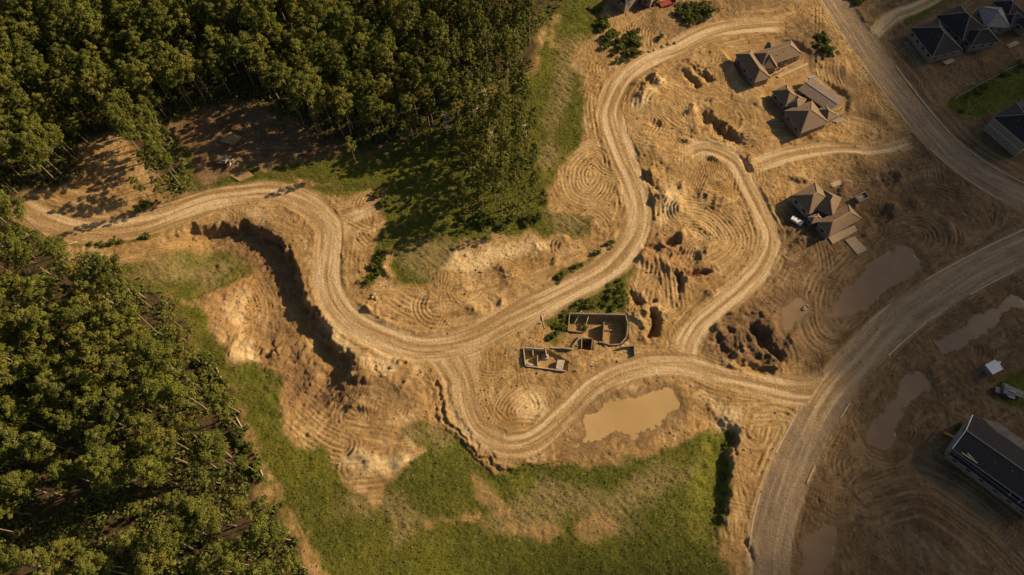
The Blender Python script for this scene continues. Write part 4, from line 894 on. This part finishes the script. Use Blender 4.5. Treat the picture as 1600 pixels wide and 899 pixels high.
h = house('brown_house', 'unfinished brown house with broken hip roofs and a large low purplish garage roof', 1255, 170)
block(h, *K2((262, 550), (462, 810), (560, 395)), 3.4, 32)
block(h, *K2((425, 300), (800, 560), (610, 180)), 3.6, 10, roof='shingle_p', ends=('gable', 'gable'), cap='cap_d')
block(h, *K2((640, 545), (770, 665), (730, 455)), 3.4, 32, wins=False)
block(h, *K2((120, 320), (285, 500), (320, 265)), 3.2, 36)
block(h, *K2((300, 470), (430, 540), (420, 360)), 3.4, 33, wins=False)
block(h, *K2((540, 150), (570, 200), (610, 110)), 2.6, 8, roof='shingle_g', cap='cap_d', wins=False, ends=('gable', 'gable'))
mb = MB()
for (p, q) in ((K2((830, 545))[0], K2((950, 500))[0]), (K2((840, 590))[0], K2((960, 550))[0]), (K2((860, 610))[0], K2((970, 565))[0])):
    a = at(*p, 2.2); b = at(*q, 2.2); mb.bar((a[0] - h.location.x, a[1] - h.location.y, 2.2), (b[0] - h.location.x, b[1] - h.location.y, 2.2), 0.18)
    mb.bar((b[0] - h.location.x, b[1] - h.location.y, 0), (b[0] - h.location.x, b[1] - h.location.y, 2.2), 0.15)
mb.build('porch_frame', M['timber'], h)

h = house('brown_house', 'brown hip roofed house with pale concrete slabs in front and a small trailer beside it', 1288, 345)
block(h, *K3((240, 292), (415, 480), (490, 178)), 3.3, 32, wall='wall_w')
block(h, *K3((490, 560), (615, 700), (810, 385)), 3.3, 33)
block(h, *K3((480, 420), (650, 500), (560, 235)), 3.5, 42, wins=False)
block(h, *K3((395, 510), (440, 575), (490, 450)), 3.0, 36)
slab('patio_slab', [(p[0] - h.location.x, p[1] - h.location.y) for p in [at(*q, 0.3) for q in K3((600, 705), (870, 590), (895, 645), (650, 780))]], -0.2, 0.3, M['slab'], h, True)
o = slab('driveway_slab', K3((775, 740), (868, 700), (998, 838), (895, 882)), -0.3, 0.22, M['slab']); tag(o, 'pale concrete driveway slab lying in front of the brown house', 'slab')

h = house('dark_house', 'large house with several charcoal hip roofs and a grey underlay roof beside the green lawn', 1500, 70)
block(h, *K4((150, 305), (395, 620), (390, 130)), 3.6, 34, roof='shingle_d', cap='cap_d')
block(h, *K4((430, 170), (720, 440), (690, 50)), 3.6, 33, roof='shingle_d', cap='cap')
block(h, *K4((690, 320), (810, 500), (960, 220)), 3.4, 34, roof='shingle_d', cap='cap_d')
block(h, *K4((880, 70), (960, 290), (1120, 0)), 3.8, 30, roof='shingle_g', cap='cap_d')
block(h, *K4((1040, 20), (1210, 190), (1190, -60)), 3.6, 33, roof='shingle_d', cap='cap')
block(h, *K4((1110, 170), (1240, 290), (1270, 90)), 3.2, 34, roof='shingle_d', cap='cap_d')
block(h, *K4((1250, 210), (1420, 330), (1420, 60)), 3.4, 34, roof='shingle_d', cap='cap_d')
for nm, pts in (('terrace_slab', [(75, 460), (125, 445), (350, 740), (310, 765)]), ('terrace_slab', [(610, 550), (700, 520), (730, 570), (650, 605)])):
    slab(nm, [(p[0] - h.location.x, p[1] - h.location.y) for p in [at(*q, 0.2) for q in K4(*pts)]], -0.2, 0.2, M['concrete_g'], h, True)
mb = MB()
for (p, q) in (((450, 455), (530, 385)), ((470, 345), (530, 385)), ((480, 370), (500, 395))):
    a = at(*K4(p)[0], 5.2); b = at(*K4(q)[0], 5.2); mb.bar((a[0] - h.location.x, a[1] - h.location.y, 5.2), (b[0] - h.location.x, b[1] - h.location.y, 5.2), 0.35, 0.2)
mb.build('roof_batten', M['timber'], h)
mb = MB()
for k in range(5):
    a = at(*K4((960 + 60 * k, 290 - 12 * k))[0], 3); b = at(*K4((1020 + 60 * k, 370 - 25 * k))[0], 3); mb.bar((a[0] - h.location.x, a[1] - h.location.y, 3), (b[0] - h.location.x, b[1] - h.location.y, 3), 0.22)
mb.build('rafter', M['timber'], h)

h = house('tall_house', 'two storey house with bare stud walls and a charcoal roof beyond the paved road', 1590, 235)
a, u, v, lu, lv = block(h, *K5((235, 245), (640, 590), (560, 120)), 6.0, 30, roof='shingle_d', wall='timber_g', cap='cap_d', wins=False)
block(h, *K5((470, 160), (700, 300), (620, 60)), 6.2, 32, roof='shingle_p', wall='timber_g', cap='cap_d', wins=False)
P0 = np.array(at(*K5((235, 245))[0], 6.0)); P1 = np.array(at(*K5((640, 590))[0], 6.0)); dr_ = (P1 - P0); L_ = np.linalg.norm(dr_); dr_ /= L_; nn_ = np.array([dr_[1], -dr_[0]])
if nn_ @ (np.array(at(*K5((110, 480))[0], 0)) - P0) < 0: nn_ = -nn_
def HB(s, off, z): q = P0 + dr_ * s - nn_ * (0.45 - off); return (q[0] - h.location.x, q[1] - h.location.y, z)
mb = MB()
s = 0.3
while s < L_ - 0.3:
    mb.bar(HB(s, 0.12, 0), HB(s + random.uniform(-0.2, 0.2), 0.12, 5.6), 0.12); s += 0.55
mb.build('wall_studs', M['wall_w'], h)
mb = MB()
for z in (0.2, 2.8, 3.1, 5.5): mb.bar(HB(0.2, 0.22, z), HB(L_ - 0.4, 0.22, z), 0.14, 0.22)
for k in range(9): s = 0.5 + k * L_ / 9.5; mb.bar(HB(s, 0.3, 0.3), HB(s + 1.4, 0.3, 2.7), 0.10); mb.bar(HB(s + 1.4, 0.3, 3.1), HB(s, 0.3, 5.4), 0.10)
mb.build('wall_brace', M['timber'], h)

h = house('long_house', 'long dark house with a charcoal gable roof and pale gutter at its end', 1560, 745)
block(h, *K6((160, 345), (900, 870), (395, 88)), 5.0, 14, roof='shingle_d', wall='wall_w', ends=('gable', 'gable'), cap='cap_d', wins=False)
block(h, *K6((128, 395), (880, 960), (165, 345)), 3.4, 12, roof='shingle_d', wall='concrete_g', ends=('gable', 'gable'), cap='cap_d')
slab('rear_terrace', [(p[0] - h.location.x, p[1] - h.location.y) for p in [at(*q, 0.6) for q in K6((420, 80), (560, 110), (860, 330), (800, 420))]], -0.2, 0.6, M['concrete_g'], h, True)
a, u, v, lu, lv = rect(*K6((160, 345), (900, 870), (395, 88)), 5.0); rz_ = lv / 2 * math.tan(math.radians(14))
E0 = Vector((*(a - u * 0.08), 5.05)); E2 = Vector((*(a - u * 0.08 + v * lv), 5.05)); E1 = Vector((*(a - u * 0.08 + v * lv / 2), 5.05 + rz_)); mb = MB(); mb.bar(E0 - h.location, E1 - h.location, 0.2, 0.22); mb.bar(E1 - h.location, E2 - h.location, 0.2, 0.22); mb.build('bargeboard', M['white'], h)
mb = MB()
for (p, q) in (((640, 670), (800, 790)), ((655, 755), (690, 715)), ((735, 820), (790, 780))):
    a = at(*K6(p)[0], 4.3); b = at(*K6(q)[0], 4.3); mb.bar((a[0] - h.location.x, a[1] - h.location.y, 4.3), (b[0] - h.location.x, b[1] - h.location.y, 4.3), 0.25, 0.2)
mb.build('roof_frame', M['timber_g'], h)
mb = MB()
for (p, q, z) in (((240, 380), (375, 470), 5.4), ((290, 385), (350, 450), 5.5)):
    a = at(*K6(p)[0], z); b = at(*K6(q)[0], z); mb.bar((a[0] - h.location.x, a[1] - h.location.y, z), (b[0] - h.location.x, b[1] - h.location.y, z), 0.3, 0.25)
mb.build('roof_plank', M['timber'], h)
for lab, p, q in (('long yellow beam lying at the end of the long dark house', (90, 200), (200, 265)), ('short yellow beam leaning at the corner of the long dark house', (98, 398), (150, 345))):
    a = at(*K6(p)[0], 0.5); b = at(*K6(q)[0], 0.5); mb = MB(); mb.bar((a[0], a[1], 0.3), (b[0], b[1], 0.9), 0.5, 0.5); tag(mb.build('beam', M['yellow']), lab, 'beam')

h = house('dark_house', 'dark roofed house whose corner juts in behind the parked machines', 990, -12)
block(h, (955, -8), (978, 8), (1000, -30), 4.5, 34, roof='shingle_d', cap='cap_d')
block(h, (1000, -4), (1018, 4), (1012, -20), 3.2, 34, roof='shingle', cap='cap')

# ------------------------------------------------------------------ concrete foundation
KF = lambda *p: Z(800, 460, 6.42, p)
fx, fy = at(890, 530); f = empty('foundation', (fx, fy, 0)); tag(f, 'roofless concrete basement walls dug into the sandy slope', 'foundation')
def cwall(p, q, top, hgt, th=0.32, name='wall', mat='concrete_g'):
    a = at(*KF(p)[0], top); b = at(*KF(q)[0], top); mb = MB(); mb.bar((a[0] - fx, a[1] - fy, top - hgt / 2), (b[0] - fx, b[1] - fy, top - hgt / 2), th, hgt); mb.build(name, M[mat], f)
for (p, q, t, hh, th) in (((583, 190), (1140, 203), 0.55, 3.8, 0.35), ((1143, 212), (1165, 300), 0.45, 3.6, 0.35), ((1165, 306), (1152, 425), 0.42, 3.6, 0.35), ((1148, 432), (1090, 495), 0.38, 3.6, 0.35), ((1083, 499), (1000, 506), 0.35, 3.4, 0.35), ((993, 504), (875, 474), 0.32, 3.4, 0.35),
        ((580, 197), (562, 358), 0.5, 3.6, 0.3), ((562, 364), (700, 378), 0.1, 3.2, 0.3), ((925, 275), (912, 460), 0.1, 3.2, 0.28), ((932, 357), (1040, 362), -1.9, 1.2, 0.3),
        ((1090, 528), (1222, 514), 0.9, 2.2, 0.3), ((1227, 517), (1232, 608), 0.88, 2.2, 0.3), ((690, 415), (604, 522), 0.6, 2.0, 0.28), ((390, 534), (494, 540), 0.4, 1.6, 0.26), ((500, 533), (606, 546), 1.0, 2.2, 0.3),
        ((118, 532), (322, 547), 0.9, 2.8, 0.3), ((116, 540), (136, 712), 0.85, 2.8, 0.3), ((142, 717), (540, 769), 0.5, 2.4, 0.28), ((256, 612), (258, 718), 0.3, 2.2, 0.24), ((150, 690), (250, 720), -0.3, 1.4, 0.5), ((333, 528), (350, 622), 0.8, 2.6, 0.28), ((210, 545), (212, 610), 0.5, 2.4, 0.24),
        ((706, 438), (806, 443), 0.5, 3.6, 0.25), ((809, 448), (798, 545), 0.48, 3.6, 0.25), ((700, 444), (698, 540), 0.46, 3.6, 0.25)):
    cwall(p, q, t, hh, th, mat='concrete' if p[0] < 560 else 'concrete_g')
for pts, z in (([(458, 655), (532, 662), (505, 762), (440, 742)], 0.35), ([(300, 600), (370, 600), (365, 650), (300, 650)], -0.6)):
    slab('floor_slab', [(q[0] - fx, q[1] - fy) for q in [at(*w_, z) for w_ in KF(*pts)]], z - 2.0, z, M['concrete'], f, True)

# ------------------------------------------------------------------ logs, poles, timber, heaps
def log(p, q, r, label, z=0.0, group=None, mat='log', k=None):
    a = at(*p); b = at(*q); mb = MB(); mb.tube((a[0], a[1], gz(*a) + r * 0.8 + z), (b[0], b[1], gz(*b) + r * 0.8 + z), r, r * 0.6, 8); o = mb.build('log', M[mat], None, True); tag(o, label, 'log', group); return o
for i, (p, q, lab) in enumerate([(KF((295, 205))[0], KF((325, 345))[0], 'pale pole lying upright in the slope west of the foundation shrubs'), (KF((700, 168))[0], KF((585, 340))[0], 'thin pale pole slung across the basement corner'), (KF((778, 190))[0], KF((720, 360))[0], 'thin grey pole leaning from the basement wall')]):
    log(p, q, 0.13, lab)
for i, (p, q) in enumerate([((362, 640), (378, 668)), ((405, 730), (412, 745)), ((372, 690), (396, 700)), ((338, 575), (350, 600)), ((100, 385), (120, 378)), ((92, 395), (106, 402))]):
    log(p, q, 0.2, 'bleached fallen log at the edge of the sunlit grove', 0, 'fallen logs at the grove edge')
for i, (p, q, lab) in enumerate([((962, 355), (985, 342), 'short log'),][:0]): log(p, q, 0.2, lab)
x0, y0 = at(358, 256); lp = empty('log_pile', (x0, y0, gz(x0, y0))); tag(lp, 'heap of pale cut logs and slabs in the shaded clearing', 'log pile')
for k in range(16):
    a = random.uniform(0, 6.28); r = random.uniform(0, 1.8); c = Vector((r * math.cos(a), r * math.sin(a), 0.2 + 0.9 * (1 - r / 1.8) + random.uniform(0, 0.3))); b = random.uniform(0, 6.28); d = Vector((math.cos(b), math.sin(b), random.uniform(-0.25, 0.25))) * random.uniform(0.9, 1.7)
    mb = MB(); mb.tube(c - d, c + d, 0.17, 0.14, 7); mb.build('log', M['log'], lp, True)
for (pts, z) in (([(344, 222), (362, 208), (380, 216), (364, 228)], 0.5), ([(360, 275), (385, 265), (397, 275), (375, 284)], 0.35)):
    P = W(pts); zb = gz(*P.mean(0)); o = slab('rubble_slab', [tuple(p) for p in P], zb - 0.4, zb + z, M['clod'], None, True); tag(o, 'broken slab of brown rubble in the shaded clearing', 'rubble', 'rubble slabs in the clearing')
def rock(px, py, s, lab, grp=None, mat='rock'):
    import bmesh
    bm = bmesh.new(); bmesh.ops.create_icosphere(bm, subdivisions=2, radius=1)
    for vv in bm.verts: vv.co *= random.uniform(0.75, 1.15); vv.co.z *= 0.6
    me = bpy.data.meshes.new('boulder'); bm.to_mesh(me); bm.free(); me.materials.append(M[mat]); x, y = at(px, py); o = link(bpy.data.objects.new('boulder', me)); o.location = (x, y, gz(x, y) + 0.15 * s); o.scale = (s, s * random.uniform(0.6, 1), s); o.rotation_euler = (0, 0, random.uniform(0, 6)); tag(o, lab, 'boulder', grp)
for (px, py) in [(582, 465), (588, 467), (584, 461), (595, 582), (600, 588), (612, 575), (590, 578), (1257, 482), (1262, 478), (752, 425), (1022, 79), (1045, 70), (1035, 74), (1055, 68), (1015, 82)]:
    rock(px, py, random.uniform(0.5, 1.0), 'pale boulder dumped on the churned sand', 'boulders on the sand')
for (px, py) in [(845, 560), (862, 548), (880, 552), (902, 540), (915, 560), (935, 548), (955, 556), (840, 583), (900, 580), (925, 572), (870, 520), (985, 530), (965, 565), (890, 565)]:
    rock(px, py, random.uniform(0.22, 0.45), 'broken chunk of concrete strewn around the basement walls', 'concrete chunks at the foundation', 'concrete_g')
def lumber(px, py, rz, n, ln, lab, mat='timber'):
    x, y = at(px, py); e = empty('lumber_pile', (x, y, gz(x, y)), rz); tag(e, lab, 'lumber')
    for k in range(n):
        mb = MB(); yy = (k % 5) * 0.34 - 0.7; zz = 0.12 + (k // 5) * 0.22; j = random.uniform(-0.35, 0.35); mb.bar((-ln / 2 + j, yy + random.uniform(-0.06, 0.06), zz), (ln / 2 + j, yy + random.uniform(-0.12, 0.12), zz), 0.26, 0.16); mb.build('plank', M[mat], e)
lumber(1473, 88, 0.5, 12, 5.0, 'grey lumber pile at the corner of the large charcoal roofed house', 'timber_g')
lumber(1482, 97, 0.45, 8, 4.0, 'pale lumber pile on the ground below the grey lumber pile', 'timber')
lumber(1306, 288, 0.4, 8, 3.2, 'short lumber pile behind the house with the concrete slabs', 'timber')
lumber(1582, 70, 0.5, 9, 4.5, 'lumber pile under the rafters of the large charcoal roofed house', 'timber')
lumber(1310, 189, 0.5, 8, 3.4, 'lumber pile beside the purplish garage roof', 'timber_g')

# ------------------------------------------------------------------ vehicles, shed, skip
def wheel(e, x, y, r, wd=0.25):
    mb = MB(); mb.tube((x, y - wd / 2, r), (x, y + wd / 2, r), r, r, 14); w_ = mb.build('wheel', M['rubber'], e, True)
    mb = MB(); mb.tube((x, y - wd / 2 - 0.01, r), (x, y + wd / 2 + 0.01, r), r * 0.55, r * 0.55, 10); mb.build('rim', M['steel'], w_)
def vehicle(name, label, cat, px, py, rz):
    x, y = at(px, py); e = empty(name, (x, y, gz(x, y)), rz); tag(e, label, cat); return e
def bx(e, name, mat, x0, x1, y0, y1, z0, z1, top=None):
    mb = MB(); b = [(x0, y0), (x1, y0), (x1, y1), (x0, y1)]
    if top is None: mb.prism(b, z0, z1)
    else:
        t0, t1, ty = top; mb.poly([(x0, y0, z0), (x1, y0, z0), (x1, y1, z0), (x0, y1, z0), (t0, y0 + ty, z1), (t1, y0 + ty, z1), (t1, y1 - ty, z1), (t0, y1 - ty, z1)], [(3, 2, 1, 0), (4, 5, 6, 7), (0, 1, 5, 4), (1, 2, 6, 5), (2, 3, 7, 6), (3, 0, 4, 7)])
    return mb.build(name, M[mat], e)
e = vehicle('cargo_trailer', 'small trailer loaded with white bundles in the shadow of the brown house', 'trailer', 1243, 349, math.radians(-42))
bx(e, 'bed', 'steel', -2.0, 1.8, -0.85, 0.85, 0.5, 0.65)
for k in range(4): bx(e, 'bundle', 'white', -1.9 + k * 0.92, -1.05 + k * 0.92, -0.75, 0.75, 0.65, 1.35 + 0.1 * (k % 2))
for s_ in (-0.98, 0.98): wheel(e, -0.3, s_, 0.36)
mb = MB(); mb.bar((1.8, 0, 0.55), (3.1, 0, 0.5), 0.12); mb.build('drawbar', M['steel'], e)
e = vehicle('site_shed', 'small white roofed site shed on the dark mud', 'shed', 1545, 578, math.radians(25))
bx(e, 'wall', 'steel', -1.6, 1.6, -1.3, 1.3, 0, 2.2)
mb = MB(); mb.poly([(-1.85, -1.55, 2.35), (1.85, -1.55, 2.35), (1.85, 1.55, 2.35), (-1.85, 1.55, 2.35), (-1.85, 0, 2.55), (1.85, 0, 2.55), (-1.85, -1.55, 2.25), (1.85, -1.55, 2.25), (1.85, 1.55, 2.25), (-1.85, 1.55, 2.25)], [(0, 1, 5, 4), (2, 3, 4, 5), (1, 2, 5), (3, 0, 4), (9, 8, 7, 6), (0, 6, 7, 1), (1, 7, 8, 2), (2, 8, 9, 3), (3, 9, 6, 0)]); mb.build('roof', M['white'], e)
bx(e, 'door', 'timber_g', -0.45, 0.45, -1.34, -1.28, 0.05, 1.95)
rock(1560, 568, 0.45, 'small white sack beside the white roofed shed', 'white sacks by the shed', 'white'); rock(1562, 566, 0.4, 'small white sack beside the white roofed shed', 'white sacks by the shed', 'white')
e = vehicle('pickup_truck', 'dark purple pickup truck parked beside the lawn with timber in its bed', 'truck', 1567, 615, math.radians(158))
bx(e, 'body', 'purple', -2.6, 2.6, -0.95, 0.95, 0.45, 1.05); bx(e, 'cab', 'purple', -0.6, 1.3, -0.88, 0.88, 1.05, 1.75, (-0.35, 0.75, 0.12)); bx(e, 'windscreen', 'glass', 0.9, 1.28, -0.7, 0.7, 1.12, 1.6, (0.72, 0.86, 0.08))
bx(e, 'side_rail', 'white', -2.55, -0.7, -0.97, -0.85, 1.05, 1.3); bx(e, 'side_rail', 'white', -2.55, -0.7, 0.85, 0.97, 1.05, 1.3); bx(e, 'hood', 'purple', 1.35, 2.55, -0.85, 0.85, 1.05, 1.12)
for xx in (-1.7, 1.7):
    for yy in (-0.92, 0.92): wheel(e, xx, yy, 0.4)
e = vehicle('flatbed_trailer', 'grey flatbed trailer stacked with pale boards beside the purple pickup', 'trailer', 1581, 612, math.radians(-28))
bx(e, 'bed', 'steel', -2.8, 2.6, -1.1, 1.1, 0.6, 0.78)
for k in range(6): bx(e, 'board', 'timber_g', -2.6 + random.uniform(-.2, .2), 2.4 + random.uniform(-.2, .2), -1.0 + k * 0.34, -0.72 + k * 0.34, 0.78, 0.95 + random.uniform(0, 0.15))
for xx in (-0.6, 0.4):
    for yy in (-1.2, 1.2): wheel(e, xx, yy, 0.38)
e = vehicle('red_trailer', 'long red equipment trailer on the looping dirt track', 'trailer', 1043, 7, math.radians(24))
bx(e, 'deck', 'red', -3.2, 2.6, -1.05, 1.05, 0.6, 0.82); bx(e, 'side_rail', 'red', -3.2, 2.6, -1.15, -1.05, 0.6, 1.0); bx(e, 'side_rail', 'red', -3.2, 2.6, 1.05, 1.15, 0.6, 1.0); bx(e, 'headboard', 'red', 2.5, 2.62, -1.0, 1.0, 0.82, 1.5)
for xx in (-1.4, -0.4):
    for yy in (-1.28, 1.28): wheel(e, xx, yy, 0.38)
mb = MB(); mb.bar((2.6, -0.6, 0.65), (4.2, 0, 0.55), 0.14); mb.bar((2.6, 0.6, 0.65), (4.2, 0, 0.55), 0.14); mb.build('drawbar', M['steel'], e)
e = vehicle('skid_loader', 'small yellow tracked loader parked next to the red trailer', 'loader', 1027, 6, math.radians(200))
bx(e, 'body', 'yellow', -1.5, 0.6, -0.6, 0.6, 0.5, 1.25); bx(e, 'cab', 'steel', -0.6, 0.6, -0.55, 0.55, 1.25, 2.1, (-0.5, 0.4, 0.08)); bx(e, 'cab_window', 'glass', 0.45, 0.62, -0.42, 0.42, 1.35, 1.95, (0.38, 0.5, 0.05))
for yy in (-0.8, 0.8):
    bx(e, 'track', 'rubber', -1.5, 0.9, yy - 0.2, yy + 0.2, 0.0, 0.62, (-1.2, 0.6, 0.0)); mb = MB(); mb.bar((-1.2, yy * 0.8, 1.4), (0.9, yy * 0.8, 1.2), 0.16); mb.bar((0.9, yy * 0.8, 1.2), (1.5, yy * 0.8, 0.4), 0.16); mb.build('lift_arm', M['yellow'], e)
bx(e, 'bucket', 'steel', 1.4, 2.1, -0.9, 0.9, 0.1, 0.6, (1.4, 1.6, 0.0))
e = vehicle('skip', 'dark open skip with broken boards behind the house with the concrete slabs', 'skip', 1344, 312, math.radians(28))
mb = MB()
for (x0_, x1_, y0_, y1_) in ((-2.0, 2.0, -1.1, -1.0), (-2.0, 2.0, 1.0, 1.1), (-2.0, -1.9, -0.999, 0.999), (1.9, 2.0, -0.999, 0.999)): mb.prism([(x0_, y0_), (x1_, y0_), (x1_, y1_), (x0_, y1_)], 0.1, 1.5)
mb.prism([(-1.899, -0.999), (1.899, -0.999), (1.899, 0.999), (-1.899, 0.999)], 0.1, 0.2); mb.build('hull', M['steel'], e)
for k in range(5): mb = MB(); mb.bar((-1.6 + random.uniform(0, .6), -0.8 + k * 0.38, 0.4 + 0.15 * k), (1.6, -0.7 + k * 0.33, 0.9), 0.22, 0.08); mb.build('board', M['timber'], e)
mb = MB(); mb.bar((-2.05, -1.05, 1.52), (2.05, -1.05, 1.52), 0.16); mb.bar((-2.05, 1.05, 1.52), (2.05, 1.05, 1.52), 0.16); mb.build('rim', M['timber_g'], e)

# ------------------------------------------------------------------ fence of the lawn
FP = smooth_line(W([(1610, 93), (1560, 118), (1515, 142), (1488, 158)]), 5); x0, y0 = FP[0]; e = empty('garden_fence', (x0, y0, 0)); tag(e, 'low grey rail fence along the dark lawn behind the tall house', 'fence')
for i, (p, q) in enumerate(zip(FP[:-1], FP[1:])):
    z0_, z1_ = gz(*p), gz(*q); mb = MB(); mb.bar((p[0] - x0, p[1] - y0, z0_ - 0.3), (p[0] - x0, p[1] - y0, z0_ + 1.25), 0.14); mb.build('post', M['timber_g'], e)
    for hh in (0.45, 1.0): mb = MB(); mb.bar((p[0] - x0, p[1] - y0, z0_ + hh), (q[0] - x0, q[1] - y0, z1_ + hh), 0.08, 0.16); mb.build('rail', M['timber_g'], e)
